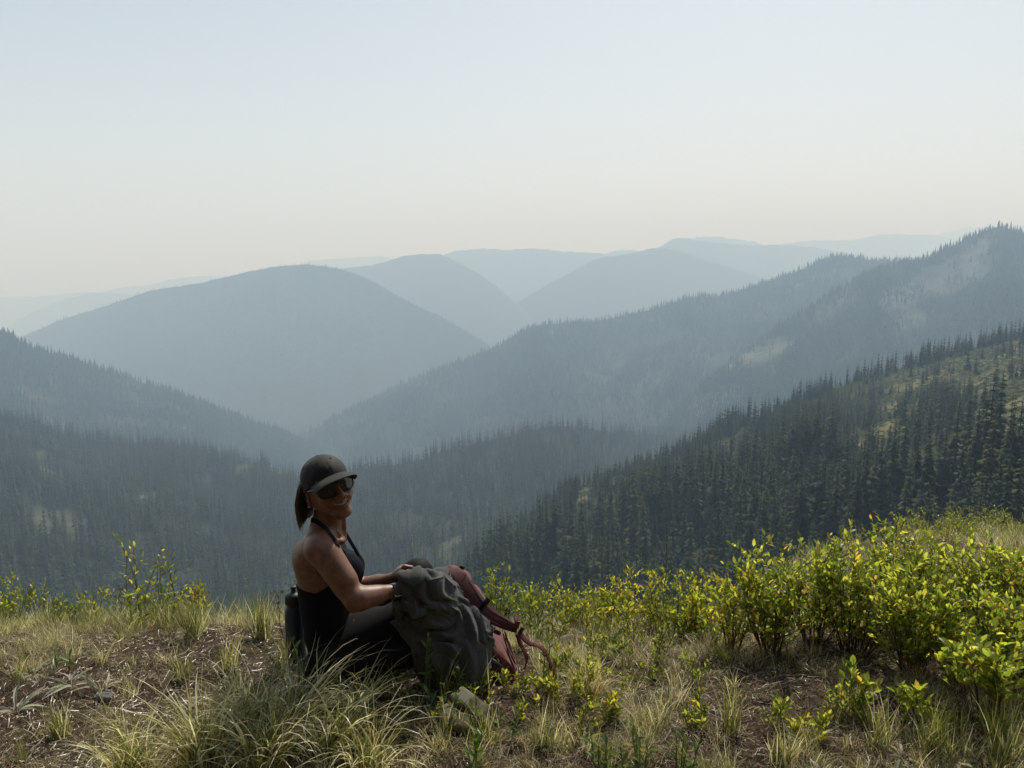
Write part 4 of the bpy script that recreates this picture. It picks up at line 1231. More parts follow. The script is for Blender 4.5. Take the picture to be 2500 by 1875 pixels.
def dried_stalk(px, py, H, heads, label, seed, hs=.012, lean=0.0):
    rg = np.random.default_rng(seed)
    t = thing('dried_stalk', on_ground(px, py), label, 'dried plant', 'dried flower stalks')
    st = []; hp = []
    P = np.stack([np.linspace(0, lean, 8) + rg.normal(0, .004, 8), rg.normal(0, .004, 8), np.linspace(-.02, H, 8)], -1); st.append((P, .003, .0015))
    for k in range(heads):
        u = rg.uniform(.72, .98); o = P[int(u * 7)]; d = np.array([rg.normal(0, .6), rg.normal(0, .6), rg.uniform(.4, 1)]); L = rg.uniform(.015, .045)
        Q = np.array([o, o + d * L * .5, o + d * L]); st.append((Q, .0012, .001)); hp.append(Q[-1])
    for k in range(10):
        u = rg.uniform(.2, .8); o = P[int(u * 7)]; d = np.array([rg.normal(0, .5), rg.normal(0, .5), rg.uniform(-.8, .5)]); st.append((np.array([o, o + d * .012, o + d * .03 + [0, 0, -.008]]), .0022, .0008))
    new_obj('stems', stems_mesh(st, deadflower_m), t)
    for p in hp:
        A = Acc(); 
        for q in range(14):
            d = rg.normal(0, 1, 3); d /= np.linalg.norm(d); e = np.cross(d, rg.normal(0, 1, 3)); e /= np.linalg.norm(e)
            A.add([e * hs * .2, d * hs * .6 + e * hs * .25, d * hs, d * hs * .6 - e * hs * .25], [(0, 1, 2, 3)])
        ob = new_obj('flower_head', A.mesh('flower_head', deadflower_m), t); ob.location = p
    return t
dried_stalk(880, 1690, .265, 9, 'brown dried flower stalk standing in front of her elbow', 1700, .011, .0)
dried_stalk(300, 1510, .23, 10, 'small dried stalk with dark round seed heads near the left edge', 1701, .006, -.01)
dried_stalk(690, 1560, .22, 8, 'dried reddish stalk just left of the bottle', 1702, .008, -.015)
dried_stalk(480, 1530, .18, 8, 'dried pale stalk among the upright grass on the left', 1703, .008)
dried_stalk(110, 1500, .16, 9, 'dried stalk with round brown seed heads against the valley', 1704, .006)
m_ = simple_mat('white_fluff', (.62, .60, .56), .95, .1)
t = dried_stalk(1725, 1480, .20, 5, 'white thistle head on a thin grey stalk left of the thicket', 1705, .010)
for c in t.children:
    if c.name.startswith('flower_head'): c.data.materials[0] = m_

# stones and a cone
def blob(name, loc, size, mat, seed, label, cat, sub=3, rough=.25, parent=None):
    bm = bmesh.new(); bmesh.ops.create_icosphere(bm, subdivisions=sub, radius=1)
    rg = np.random.default_rng(seed); off = rg.uniform(0, 50, 2)
    co = np.array([v.co for v in bm.verts])
    d = 1 + rough * fbm(co[:, 0] * 1.5 + off[0], co[:, 1] * 1.5 + co[:, 2] * 1.1 + off[1], 4)
    for v, k in zip(bm.verts, d): v.co = Vector((v.co.x * size[0], v.co.y * size[1], v.co.z * size[2])) * float(k)
    me = bpy.data.meshes.new(name); bm.to_mesh(me); bm.free(); me.materials.append(mat)
    o = new_obj(name, me, parent); o.location = loc
    if cat: tag(o, label, cat)
    return o
m = NM('lichen_stone'); f = m.noise(60, 5, .6, m.obj())
lichen = m.done(m.pbr(m.ramp(f, [(.35, (.16, .14, .11)), (.5, (.38, .36, .27)), (.62, (.55, .52, .36))]), .95, .1, m.bump(f, .6, .01)))
grey_stone = simple_mat('grey_stone', (.17, .16, .15), .95, .1, nscale=40, bump=.5)
brown_stone = simple_mat('brown_stone', (.11, .075, .05), .95, .1, nscale=40, bump=.5)
blob('stone', on_ground(2120, 1715) + Vector((0, 0, .015)), (.030, .02, .024), lichen, 1, 'pale lichen-covered stone on the soil in front of the thicket', 'stone')
blob('stone', on_ground(1870, 1715) + Vector((0, 0, .008)), (.018, .015, .012), brown_stone, 2, 'small brown stone on the bare soil left of the pale one', 'stone')
blob('stone', on_ground(255, 1710) + Vector((0, 0, .012)), (.030, .022, .018), grey_stone, 3, 'rough grey stone among dry straw on the left', 'stone')
blob('stone', on_ground(1880, 1640) + Vector((0, 0, .006)), (.022, .012, .010), grey_stone, 4, 'flat grey stone at the foot of the thicket', 'stone')
t = thing('fir_cone', on_ground(1727, 1632) + Vector((0, 0, .02)), 'dark brown open fir cone lying in the dry grass left of the thicket', 'fir cone')
cone_m = simple_mat('cone_brown', (.035, .022, .016), .8, .2)
for k in range(60):
    u = (k + .5) / 60; a = k * 2.39996; r = .020 * math.sin(math.pi * (u * .85 + .08)) ** .7
    p = Vector(((u - .5) * .06, math.cos(a) * r, math.sin(a) * r))
    n = Vector((.5, math.cos(a), math.sin(a))).normalized()
    e = n.cross(Vector((1, 0, 0))).normalized()
    if k == 0:
        cs_ = mesh_np('scale', [(0, 0, 0), (.006, .006, 0.002), (0, .012, 0.004), (-.006, .006, .002), (0, .006, .005)], [(0, 1, 4), (1, 2, 4), (2, 3, 4), (3, 0, 4), (0, 3, 1), (1, 3, 2)] and np.array([(0, 1, 4), (1, 2, 4), (2, 3, 4), (3, 0, 4), (0, 3, 1), (1, 3, 2)]), cone_m)
    ob = bpy.data.objects.new('scale', cs_); ob.parent = t; COL.objects.link(ob)
    z = e.cross(n)
    ob.matrix_basis = Matrix(((e.x, n.x, z.x, p.x), (e.y, n.y, z.y, p.y), (e.z, n.z, z.z, p.z), (0, 0, 0, 1)))

# scattered weeds through the grass
G5 = 'small weeds scattered through the dry grass'
rgw = np.random.default_rng(2718)
spots_w = [(1400 + 26 * k + rgw.uniform(-14, 14), 1530 + rgw.uniform(0, 60)) for k in range(14)] + [(rgw.uniform(1360, 1760), rgw.uniform(1600, 1850)) for k in range(14)] + [(rgw.uniform(0, 560), rgw.uniform(1500, 1560)) for k in range(6)] + [(rgw.uniform(1900, 2450), rgw.uniform(1740, 1860)) for k in range(8)]
for k, (px, py) in enumerate(spots_w):
    fine_plant(px, py, rgw.uniform(.08, .19) * (1.25 if py < 1600 else .7), .07, int(rgw.integers(4, 8)), 4, rgw.uniform(.020, .030), 6,
               'small yellow-green weed ' + ('on the brow between backpack and thicket' if k < 14 else 'in the dry grass in the middle foreground' if k < 28 else 'on the brow at the left' if k < 34 else 'in the grass below the thicket'), 1900 + k, G5, name='weed')
# ------------------------------------------------------------------ smooth solid modelling on a grid
class Field:
    def __init__(self, lo, hi, h):
        self.lo = np.array(lo, float); self.h = h
        self.n = np.ceil((np.array(hi, float) - self.lo) / h).astype(int) + 1
        self.ax = [self.lo[k] + np.arange(self.n[k]) * h for k in range(3)]
        self.d = np.full(self.n, 0.08, np.float32)
    def _win(self, pts, pad):
        pts = np.atleast_2d(pts); lo = pts.min(0) - pad; hi = pts.max(0) + pad
        i0 = np.clip(((lo - self.lo) / self.h).astype(int), 0, self.n); i1 = np.clip(((hi - self.lo) / self.h).astype(int) + 2, 0, self.n)
        if np.any(i1 <= i0): return None
        sl = tuple(slice(a, b) for a, b in zip(i0, i1))
        G = np.meshgrid(*[self.ax[k][sl[k]] for k in range(3)], indexing='ij', sparse=True)
        return sl, G
    def _op(self, sl, v, k, sub):
        d = self.d[sl]
        d2 = -d if sub else d
        if k > 0:
            hh = np.clip(0.5 + 0.5 * (v - d2) / k, 0, 1)
            r = v * (1 - hh) + d2 * hh - k * hh * (1 - hh)
        else:
            r = np.minimum(d2, v)
        self.d[sl] = -r if sub else r
    def cap(self, a, b, r0, r1=None, k=0.015, sub=False):
        a = np.array(a, float); b = np.array(b, float); r1 = r0 if r1 is None else r1
        w = self._win([a, b], max(r0, r1) + k + 0.02)
        if w is None: return
        sl, (X, Y, Z) = w
        ab = b - a; L = max(ab @ ab, 1e-9)
        t = np.clip(((X - a[0]) * ab[0] + (Y - a[1]) * ab[1] + (Z - a[2]) * ab[2]) / L, 0, 1)
        v = np.sqrt((X - a[0] - t * ab[0]) ** 2 + (Y - a[1] - t * ab[1]) ** 2 + (Z - a[2] - t * ab[2]) ** 2) - (r0 + (r1 - r0) * t)
        self._op(sl, v, k, sub)
    def ball(self, c, r, k=0.015, sub=False): self.cap(c, np.array(c) + [1e-6, 0, 0], r, r, k, sub)
    def path(self, pts, r, k=0.01, sub=False):
        r = np.broadcast_to(r, (len(pts),))
        for i in range(len(pts) - 1): self.cap(pts[i], pts[i + 1], r[i], r[i + 1], k, sub)
    def ell(self, c, rad, M=None, k=0.015, sub=False):
        """ellipsoid with its axes as the rows of M"""
        c = np.array(c, float); rad = np.array(rad, float); M = np.eye(3) if M is None else np.array(M)
        w = self._win([c], rad.max() + k + 0.02)
        if w is None: return
        sl, (X, Y, Z) = w
        dx, dy, dz = X - c[0], Y - c[1], Z - c[2]
        q = [(M[i][0] * dx + M[i][1] * dy + M[i][2] * dz) / rad[i] for i in range(3)]
        k0 = np.sqrt(q[0] ** 2 + q[1] ** 2 + q[2] ** 2)
        k1 = np.sqrt((q[0] / rad[0]) ** 2 + (q[1] / rad[1]) ** 2 + (q[2] / rad[2]) ** 2) + 1e-9
        v = k0 * (k0 - 1) / k1
        self._op(sl, v, k, sub)
    def box(self, c, half, M=None, rnd=0.01, k=0.01, sub=False):
        c = np.array(c, float); half = np.array(half, float); M = np.eye(3) if M is None else np.array(M)
        w = self._win([c], np.linalg.norm(half) + k + 0.02)
        if w is None: return
        sl, (X, Y, Z) = w
        dx, dy, dz = X - c[0], Y - c[1], Z - c[2]
        q = [np.abs(M[i][0] * dx + M[i][1] * dy + M[i][2] * dz) - (half[i] - rnd) for i in range(3)]
        v = np.sqrt(sum(np.maximum(a, 0) ** 2 for a in q)) + np.minimum(np.maximum(np.maximum(q[0], q[1]), q[2]), 0) - rnd
        self._op(sl, v, k, sub)
    def grid(self): return np.meshgrid(*self.ax, indexing='ij', sparse=True)
    def nets(self):
        d = self.d; s = d < 0
        nx, ny, nz = d.shape
        c = [s[i:nx - 1 + i, j:ny - 1 + j, k:nz - 1 + k] for i in (0, 1) for j in (0, 1) for k in (0, 1)]
        cnt = sum(a.astype(np.int8) for a in c)
        act = (cnt > 0) & (cnt < 8)
        I = np.argwhere(act)
        vid = np.full(act.shape, -1, np.int64); vid[act] = np.arange(len(I))
        acc = np.zeros((len(I), 3)); num = np.zeros(len(I))
        cor = [(i, j, k) for i in (0, 1) for j in (0, 1) for k in (0, 1)]
        for p in range(8):
            for q in range(p + 1, 8):
                dd = np.array(cor[q]) - np.array(cor[p])
                if np.abs(dd).sum() != 1: continue
                va = d[I[:, 0] + cor[p][0], I[:, 1] + cor[p][1], I[:, 2] + cor[p][2]]
                vb = d[I[:, 0] + cor[q][0], I[:, 1] + cor[q][1], I[:, 2] + cor[q][2]]
                mk = (va < 0) != (vb < 0)
                t = np.where(mk, va / (va - vb + 1e-12), 0)
                acc += mk[:, None] * (np.array(cor[p]) + t[:, None] * dd); num += mk
        V = self.lo + (I + acc / num[:, None]) * self.h
        Q = []
        for ax in range(3):
            u, v = [(1, 2), (2, 0), (0, 1)][ax]
            sa = [slice(None)] * 3; sb = [slice(None)] * 3
            sa[ax] = slice(0, -1); sb[ax] = slice(1, None)
            A = s[tuple(sa)]; B = s[tuple(sb)]
            E = np.argwhere(A != B)
            E = E[(E[:, u] > 0) & (E[:, v] > 0) & (E[:, u] < d.shape[u] - 1) & (E[:, v] < d.shape[v] - 1)]
            def g(du, dv):
                e = E.copy(); e[:, u] += du; e[:, v] += dv
                return vid[e[:, 0], e[:, 1], e[:, 2]]
            q = np.stack([g(-1, -1), g(0, -1), g(0, 0), g(-1, 0)], -1)
            fl = ~A[E[:, 0], E[:, 1], E[:, 2]]
            q[fl] = q[fl][:, ::-1]
            Q.append(q)
        return V, np.concatenate(Q)

def relax(V, Q, it=2, lam=0.5):
    """plain Laplacian smoothing; loose edges stay"""
    e = np.concatenate([Q[:, [0, 1]], Q[:, [1, 2]], Q[:, [2, 3]], Q[:, [3, 0]]])
    n = len(V)
    for _ in range(it):
        S = np.zeros_like(V); c = np.zeros(n)
        np.add.at(S, e[:, 0], V[e[:, 1]]); np.add.at(c, e[:, 0], 1)
        np.add.at(S, e[:, 1], V[e[:, 0]]); np.add.at(c, e[:, 1], 1)
        V = V + lam * (S / np.maximum(c, 1)[:, None] - V)
    return V

A3 = lambda px, py, Y: np.array(at(px, py, Y))

# ------------------------------------------------------------------ the woman
yaw, pitch, roll = R(34), R(10), R(13)
f0 = np.array([math.sin(yaw), -math.cos(yaw), 0]); l0 = np.array([math.cos(yaw), math.sin(yaw), 0]); u0 = np.array([0, 0, 1.0])
hf = f0 * math.cos(pitch) + u0 * math.sin(pitch); hu = u0 * math.cos(pitch) - f0 * math.sin(pitch)
hl = l0 * math.cos(roll) + hu * math.sin(roll); hu = hu * math.cos(roll) - l0 * math.sin(roll)
HC = A3(797, 1180, 2.565)
HS = 0.985
def hp(a, b, c): return HC + HS * (a * hl + b * hf + c * hu)
HM = np.array([hl, hf, hu])

def head(F):
    F.ell(hp(0, -.006, .012), (.073, .092, .088), HM, .02)
    F.ell(hp(0, .030, -.038), (.053, .058, .070), HM, .025)
    F.ball(hp(0, .076, -.106), .0165, .018)
    F.cap(hp(-.012, .073, -.106), hp(.012, .073, -.106), .014, .014, .014)
    for s in (-1, 1):
        F.cap(hp(s * .050, .002, -.055), hp(s * .018, .066, -.103), .013, .012, .022)
        F.cap(hp(s * .052, .002, -.030), hp(s * .050, .004, -.060), .012, .012, .02)
        F.ball(hp(s * .037, .062, -.040), .022, .022)
        F.ball(hp(s * .034, .067, -.048), .014, .016)
        F.cap(hp(s * .048, .062, .022), hp(s * .010, .088, .020), .008, .009, .018)
        F.ball(hp(s * .031, .100, .000), .013, .016, True)
        F.ball(hp(s * .031, .081, .000), .012, .004)
        F.ell(hp(s * .078, -.012, -.026), (.006, .018, .031), HM, .006)
        F.ell(hp(s * .085, -.008, -.022), (.005, .010, .018), HM, .004, True)
        F.ball(hp(s * .076, -.004, -.053), .008, .006)
        F.ball(hp(s * .0135, .099, -.041), .0080, .006)
    F.ell(hp(0, .083, -.066), (.027, .016, .024), HM, .02)
    F.cap(hp(0, .086, .010), hp(0, .110, -.032), .0065, .0100, .010)
    F.ball(hp(0, .112, -.036), .0118, .006)
    # lips and the open smile
    mo = [(-.031, .074, -.0560), (-.023, .087, -.0635), (-.011, .0955, -.0680), (0, .098, -.0690), (.011, .0955, -.0680), (.023, .087, -.0635), (.031, .074, -.0560)]
    up = [hp(a * .98, b + .002, c + .006 * (1 - abs(a) / .033)) for a, b, c in mo]
    dn = [hp(a * .95, b + .001, c - .0085 * (1 - (a / .033) ** 2) - .002) for a, b, c in mo]
    F.path(up, [.003, .0036, .0042, .0042, .0042, .0036, .003], .004)
    F.path(dn, [.003, .0042, .005, .0055, .005, .0042, .003], .004)
    F.path([hp(a * .93, b + .004, c - .003 * (1 - (a / .031) ** 2)) for a, b, c in mo], [.0022, .0042, .0052, .0055, .0052, .0042, .0022], .002, True)
    for s in (-1, 1):     # cheeks pushed up by the smile, fold beside the mouth
        F.path([hp(s * .020, .094, -.044), hp(s * .034, .083, -.054), hp(s * .040, .072, -.066)], [.0045, .006, .004], .008)
        F.path([hp(s * .050, .052, -.040), hp(s * .054, .036, -.052), hp(s * .052, .022, -.070)], [.002, .003, .002], .004)
        F.path([hp(s * .044, .058, -.052), hp(s * .047, .046, -.070)], [.002, .002], .004)

NB = A3(793, 1330, 2.60)
S1 = A3(784, 1340, 2.445); S2 = A3(800, 1312, 2.765)
E1 = A3(866, 1461, 2.38); W1 = A3(968, 1441, 2.47)
E2 = A3(875, 1440, 2.86); W2 = A3(968, 1409, 2.80)
def torso(F, o=0.0):
    F.cap(A3(776, 1368, 2.53), A3(797, 1560, 2.56), .080 + o, .070 + o, .03)
    F.cap(A3(790, 1350, 2.68), A3(812, 1545, 2.69), .080 + o, .070 + o, .06)
    F.cap(A3(806, 1400, 2.56), A3(812, 1440, 2.62), .078 + o, .08 + o, .04)
    F.ell(A3(820, 1640, 2.62), (.125 + o, .160 + o, .11 + o), None, .06)
    F.ball(A3(849, 1396, 2.505), .052 + o, .03); F.ball(A3(853, 1382, 2.65), .052 + o, .03)
    F.ball(A3(752, 1352, 2.53), .046 + o, .04); F.ball(A3(768, 1335, 2.68), .046 + o, .04)

def body(F):
    torso(F)
    # neck and shoulders
    F.cap(A3(787, 1326, 2.60), hp(0, -.026, -.055), .048, .043, .03)
    F.cap(hp(0, -.004, -.07), A3(812, 1318, 2.57), .030, .034, .03)
    F.cap(A3(786, 1300, 2.57), S1, .038, .040, .035); F.cap(A3(796, 1292, 2.63), S2, .038, .040, .035)
    F.ball(S1, .052, .03); F.ball(S2, .050, .03)
    F.cap(hp(-.050, -.015, -.050), A3(838, 1319, 2.555), .010, .008, .012)
    F.cap(hp(.040, -.0, -.065), A3(842, 1317, 2.575), .010, .008, .012)
    F.cap(A3(838, 1321, 2.545), A3(800, 1318, 2.44), .008, .010, .014)
    F.cap(A3(745, 1392, 2.50), A3(757, 1330, 2.49), .018, .022, .035)
    # near arm
    F.cap(S1, E1, .049, .036, .02)
    F.cap(A3(800, 1352, 2.42), A3(842, 1415, 2.39), .043, .040, .02)
    F.cap(A3(808, 1384, 2.43), A3(842, 1440, 2.40), .036, .030, .02)
    F.cap(E1, W1, .036, .0215, .018)
    F.cap(A3(882, 1462, 2.385), A3(920, 1455, 2.42), .037, .029, .02)
    F.ball(A3(862, 1478, 2.40), .024, .02)
    # far arm
    F.cap(S2, E2, .045, .036, .02)
    F.cap(E2, W2, .036, .021, .018)
    F.cap(A3(890, 1432, 2.86), A3(925, 1421, 2.84), .035, .028, .02)
    # thighs, shins
    for hpx, kn, an, sc in ((A3(840, 1625, 2.54), K1, AN1, 1.0), (A3(845, 1600, 2.72), K2, AN2, 1.0)):
        F.cap(hpx, kn, .078, .050, .03); F.cap(kn, an, .050, .030, .02)
        F.cap(an, an + np.array([.16, -.02, -.02]), .030, .022, .02)

K1 = A3(1015, 1478, 2.64); K2 = A3(1020, 1402, 2.86)
AN1 = A3(1170, 1640, 2.78); AN2 = A3(1190, 1600, 2.92)

def finger(F, pts, r, k=.004): F.path([np.array(p) for p in pts], r, k)
def hands(F):
    # far hand: closed on the cloth, thumb against the bent forefinger
    F.cap(W2, A3(978, 1401, 2.79), .020, .022, .012)
    F.cap(A3(980, 1396, 2.775), A3(986, 1391, 2.825), .020, .018, .012)
    F.cap(A3(972, 1403, 2.79), A3(984, 1392, 2.80), .020, .020, .012)
    for j in range(4):
        Yj = 2.765 + .019 * j
        k0 = A3(988 + j, 1384 + j * 1.0, Yj); k1 = A3(1004 + j * 1.5 - (j == 3) * 3, 1386 + j, Yj + .002); k2 = A3(1003 + j, 1397 + j, Yj + .002); k3 = A3(996 + j, 1401, Yj)
        finger(F, [A3(978, 1396, Yj), k0, k1, k2, k3], [.011, .0105, .0092, .0085, .0075])
    finger(F, [A3(974, 1406, 2.765), A3(985, 1406, 2.752), A3(1003, 1400, 2.748), A3(1017, 1397, 2.752)], [.015, .0125, .0105, .0085], .006)
    # near hand: reaches under the cloth, fingers half bent
    F.cap(W1, A3(990, 1441, 2.49), .019, .024, .012)
    F.cap(A3(985, 1438, 2.475), A3(1004, 1443, 2.485), .020, .017, .012); F.cap(A3(985, 1442, 2.52), A3(1004, 1446, 2.53), .020, .017, .012)
    for j in range(4):
        Yj = 2.475 + .019 * j; ex = [0, 4, 3, -3][j]
        finger(F, [A3(1002, 1442 + j, Yj), A3(1018 + ex, 1444 + j, Yj), A3(1030 + ex, 1453, Yj + .002), A3(1034 + ex, 1463, Yj)], [.0105, .0092, .0085, .0075])
    finger(F, [A3(984, 1449, 2.47), A3(996, 1458, 2.455), A3(1010, 1462, 2.455), A3(1020, 1466, 2.46)], [.014, .012, .010, .0085], .006)

def all_body(F):
    body(F); head(F); hands(F)

pieces = []
Fb = Field(A3(690, 1500, 2.4) * [1, 0, 0] + [-.02, 2.20, -.12], (A3(1230, 1500, 2.9)[0], 3.08, 1.02), .0042)
all_body(Fb)
zcut = float(hp(0, -.02, -.085)[2])
xhand1 = float(A3(958, 1441, 2.47)[0]); xhand2 = float(A3(960, 1409, 2.80)[0])
V, Q = Fb.nets()
cen = V[Q].mean(1)
in_head = cen[:, 2] > zcut
in_h1 = (cen[:, 0] > xhand1) & (cen[:, 2] > float(A3(990, 1478, 2.49)[2])) & (cen[:, 1] < 2.60) & (cen[:, 0] < xhand1 + .13)
in_h2 = (cen[:, 0] > xhand2) & (cen[:, 2] > float(A3(990, 1412, 2.79)[2])) & (cen[:, 1] > 2.72) & (cen[:, 0] < xhand2 + .115)
Vb = relax(V, Q, 3)
pieces.append((Vb, Q[~in_head]))
Fh = Field(hp(0, 0, 0) + np.array([-.13, -.15, 0]) * 1.0 + [0, 0, zcut - .006 - hp(0, 0, 0)[2]], hp(0, 0, 0) + [.14, .14, .125], .0021)
body_keep = True
all_body(Fh)
V, Q = Fh.nets(); pieces.append((relax(V, Q, 1, .4), Q))
allV = []; allQ = []; n0 = 0
for V, Q in pieces:
    allV.append(V); allQ.append(Q + n0); n0 += len(V)
allV = np.concatenate(allV); allQ = np.concatenate(allQ)
used_v = np.zeros(len(allV), bool); used_v[allQ.ravel()] = True
remap = np.cumsum(used_v) - 1
allV = allV[used_v]; allQ = remap[allQ]

m = NM('tanned_skin')
g = m.geo()
f = m.noise(40, 5, .6, g); f2 = m.noise(420, 3, .6, g)
colr = m.ramp(f, [(.3, (.145, .062, .036)), (.7, (.245, .115, .070))])
colr = m.mix(.5, colr, m.ramp(f2, [(.3, (.8, .8, .8)), (.7, (1.15, 1.15, 1.15))]), 'MULTIPLY')
f3 = m.noise(150, 4, .7, g); colr = m.mix(.55, colr, m.ramp(f3, [(.36, (.72, .66, .62)), (.55, (1.05, 1.02, 1.0))]), 'MULTIPLY')
skin = m.done(m.pbr(colr, .42, .5, m.bump(f2, .35, .0018), sss=.10))
woman = thing('person', (float(A3(820, 1650, 2.62)[0]), 2.62, 0.0), 'smiling woman in black cap, sunglasses and dark tank top sitting on the grass', 'person')
W0 = np.array(woman.location)
me = mesh_np('body', allV - W0, allQ, skin, smooth=True)
body_o = new_obj('body', me, woman)

from mathutils.bvhtree import BVHTree
bvh = BVHTree.FromPolygons([tuple(v) for v in allV], [tuple(q) for q in allQ])
def cast(px, py, lift=.003):
    o = Vector((0, 0, CAMZ)); d = (at(px, py, 3.0) - o).normalized()
    h = bvh.ray_cast(o, d)
    if h[0] is None: return None
    nn = h[1] if h[1].dot(d) < 0 else -h[1]
    return np.array(h[0] + nn * lift), np.array(nn)

# ---- tank top: a skin-tight layer over the torso, cut low at the sides
cloth_black = NM('black_knit')
f = cloth_black.noise(700, 2, .5, cloth_black.obj())
cloth_black = cloth_black.done(cloth_black.pbr(cloth_black.ramp(f, [(.3, (.006, .006, .009)), (.7, (.014, .013, .019))]), .85, .12, cloth_black.bump(f, .3, .001)))
leg_black = simple_mat('black_leggings', (.007, .007, .008), .7, .15, nscale=500)
Ft = Field((A3(700, 1400, 2.5)[0], 2.38, -.02), (A3(910, 1400, 2.5)[0], 2.86, .62), .0042)
torso(Ft, .0042)
Ft.cap(A3(843, 1345, 2.52), A3(850, 1375, 2.50), .02, .03, .03)
X, Y, Z = Ft.grid()
chest = np.array([math.cos(R(15)), math.sin(R(15))])
c0_ = A3(800, 1430, 2.60)
s_ = (X - c0_[0]) * chest[0] + (Y - c0_[1]) * chest[1]
zl = lambda py, px, Yv: float(A3(px, py, Yv)[2])
ss = np.array([-.16, -.10, -.04, .0, .03, .06, .085, .12]); zz = np.array([zl(1408, 722, 2.56), zl(1420, 730, 2.54), zl(1437, 765, 2.50), zl(1430, 800, 2.47), zl(1392, 820, 2.47), zl(1352, 845, 2.49), zl(1346, 860, 2.52), zl(1352, 885, 2.55)])
lim = np.interp(np.broadcast_to(s_, Ft.d.shape), ss, zz)
mid = np.abs((Y - (2.59 + 0 * X)))          # scoop between the breasts
lim = lim - .012 * np.exp(-(np.broadcast_to(mid, Ft.d.shape) / .05) ** 2) * (np.broadcast_to(s_, Ft.d.shape) > .02)
Ft.d = np.maximum(Ft.d, (np.broadcast_to(Z, Ft.d.shape) - lim)).astype(np.float32)
# wrinkles round the waist
Ft.d += (.0022 * np.sin((Z * 95 + 6 * X + 4 * Y)) * np.clip((.32 - Z) * 8, 0, 1)).astype(np.float32)
V, Q = Ft.nets()
new_obj('tank_top', mesh_np('tank_top', relax(V, Q, 2) - W0, Q, cloth_black, smooth=True), woman)

def ribbon(pts, nrm, w, th, mat, name, parent, org, seg_smooth=4):
    """a strap with thickness following pts; nrm its outward normals"""
    pts = np.array(pts, float); nrm = np.array(nrm, float)
    n = len(pts); tt = np.linspace(0, n - 1, (n - 1) * seg_smooth + 1)
    def cr(a):
        out = []
        for t in tt:
            i = min(int(t), n - 2); u = t - i
            p0, p1, p2, p3 = a[max(i - 1, 0)], a[i], a[i + 1], a[min(i + 2, n - 1)]
            out.append(.5 * ((2 * p1) + (-p0 + p2) * u + (2 * p0 - 5 * p1 + 4 * p2 - p3) * u * u + (-p0 + 3 * p1 - 3 * p2 + p3) * u ** 3))
        return np.array(out)
    P = cr(pts); N_ = cr(nrm); T = np.gradient(P, axis=0); T /= np.linalg.norm(T, axis=1)[:, None] + 1e-9
    N_ -= T * (N_ * T).sum(1)[:, None]; N_ /= np.linalg.norm(N_, axis=1)[:, None] + 1e-9
    B = np.cross(T, N_)
    w = np.interp(np.linspace(0, 1, len(P)), np.linspace(0, 1, len(np.atleast_1d(w))), np.atleast_1d(w)) if np.ndim(w) else np.full(len(P), w)
    prof = [(-.5, 0), (-.47, .5), (-.25, .85), (0, 1), (.25, .85), (.47, .5), (.5, 0), (.47, -.3), (0, -.4), (-.47, -.3)]
    m_ = len(prof)
    V = np.stack([P + B * (a * w)[:, None] + N_ * (b * th) for a, b in prof], 1).reshape(-1, 3)
    Q = [(i * m_ + j, i * m_ + (j + 1) % m_, (i + 1) * m_ + (j + 1) % m_, (i + 1) * m_ + j) for i in range(len(P) - 1) for j in range(m_)]
    A = Acc(); A.add(V - np.array(org), np.array(Q))
    for e in (0, len(P) - 1):
        c = np.arange(m_) + e * m_
        A.add(V[c] - np.array(org), [(0, k, k + 1) for k in range(1, m_ - 1)])
    return new_obj(name, A.mesh(name, mat, smooth=True), parent)

def cast_strap(pxs, w, th, mat, name, parent, org, lift=.003):
    P = []; N_ = []
    for a, b in pxs:
        h = cast(a, b, lift)
        if h: P.append(h[0]); N_.append(h[1])
    if len(P) > 1: return ribbon(P, N_, w, th, mat, name, parent, org)
cast_strap([(752, 1268), (762, 1269), (776, 1275), (792, 1289), (805, 1303), (816, 1318), (824, 1331)], [.016, .016, .017, .019], .0022, cloth_black, 'strap', woman, W0)
h_ = cast(824, 1331)
ribbon([h_[0], A3(834, 1347, 2.488), A3(844, 1364, 2.485), A3(852, 1384, 2.495)], [h_[1], [.3, -.8, .5], [.3, -.85, .4], [.3, -.9, .2]], [.019, .022, .028, .032], .0025, cloth_black, 'strap', woman, W0)
ribbon([A3(836, 1290, 2.60), A3(846, 1306, 2.60), A3(858, 1326, 2.60), A3(870, 1346, 2.60), A3(883, 1372, 2.595)], [[.5, -.6, .6]] * 5, .014, .0025, cloth_black, 'strap', woman, W0)

# ---- leggings
Fl = Field((A3(750, 1600, 2.5)[0], 2.36, -.10), (A3(1225, 1500, 2.9)[0], 3.02, .46), .0055)
o = .004
Fl.ell(A3(820, 1640, 2.62), (.125 + o, .160 + o, .11 + o), None, .03)
for hpx, kn, an in ((A3(840, 1625, 2.54), K1, AN1), (A3(845, 1600, 2.72), K2, AN2)):
    Fl.cap(hpx, kn, .078 + o, .050 + o, .03); Fl.cap(kn, an, .050 + o, .030 + o, .02)
Fl.cap(A3(985, 1420, 2.84), K2, .054, .053, .03)
Fl.box(A3(812, 1600, 2.62) , (.11, .12, .10), None, .06, .05)
Fl.cap(A3(835, 1590, 2.54), A3(980, 1512, 2.58), .088, .062, .04)
Fl.cap(A3(842, 1530, 2.60), A3(905, 1520, 2.62), .060, .055, .04)
Fl.cap(A3(850, 1640, 2.52), A3(985, 1590, 2.54), .075, .065, .04)
V, Q = Fl.nets()
new_obj('leggings', mesh_np('leggings', relax(V, Q, 3) - W0, Q, leg_black, smooth=True), woman)

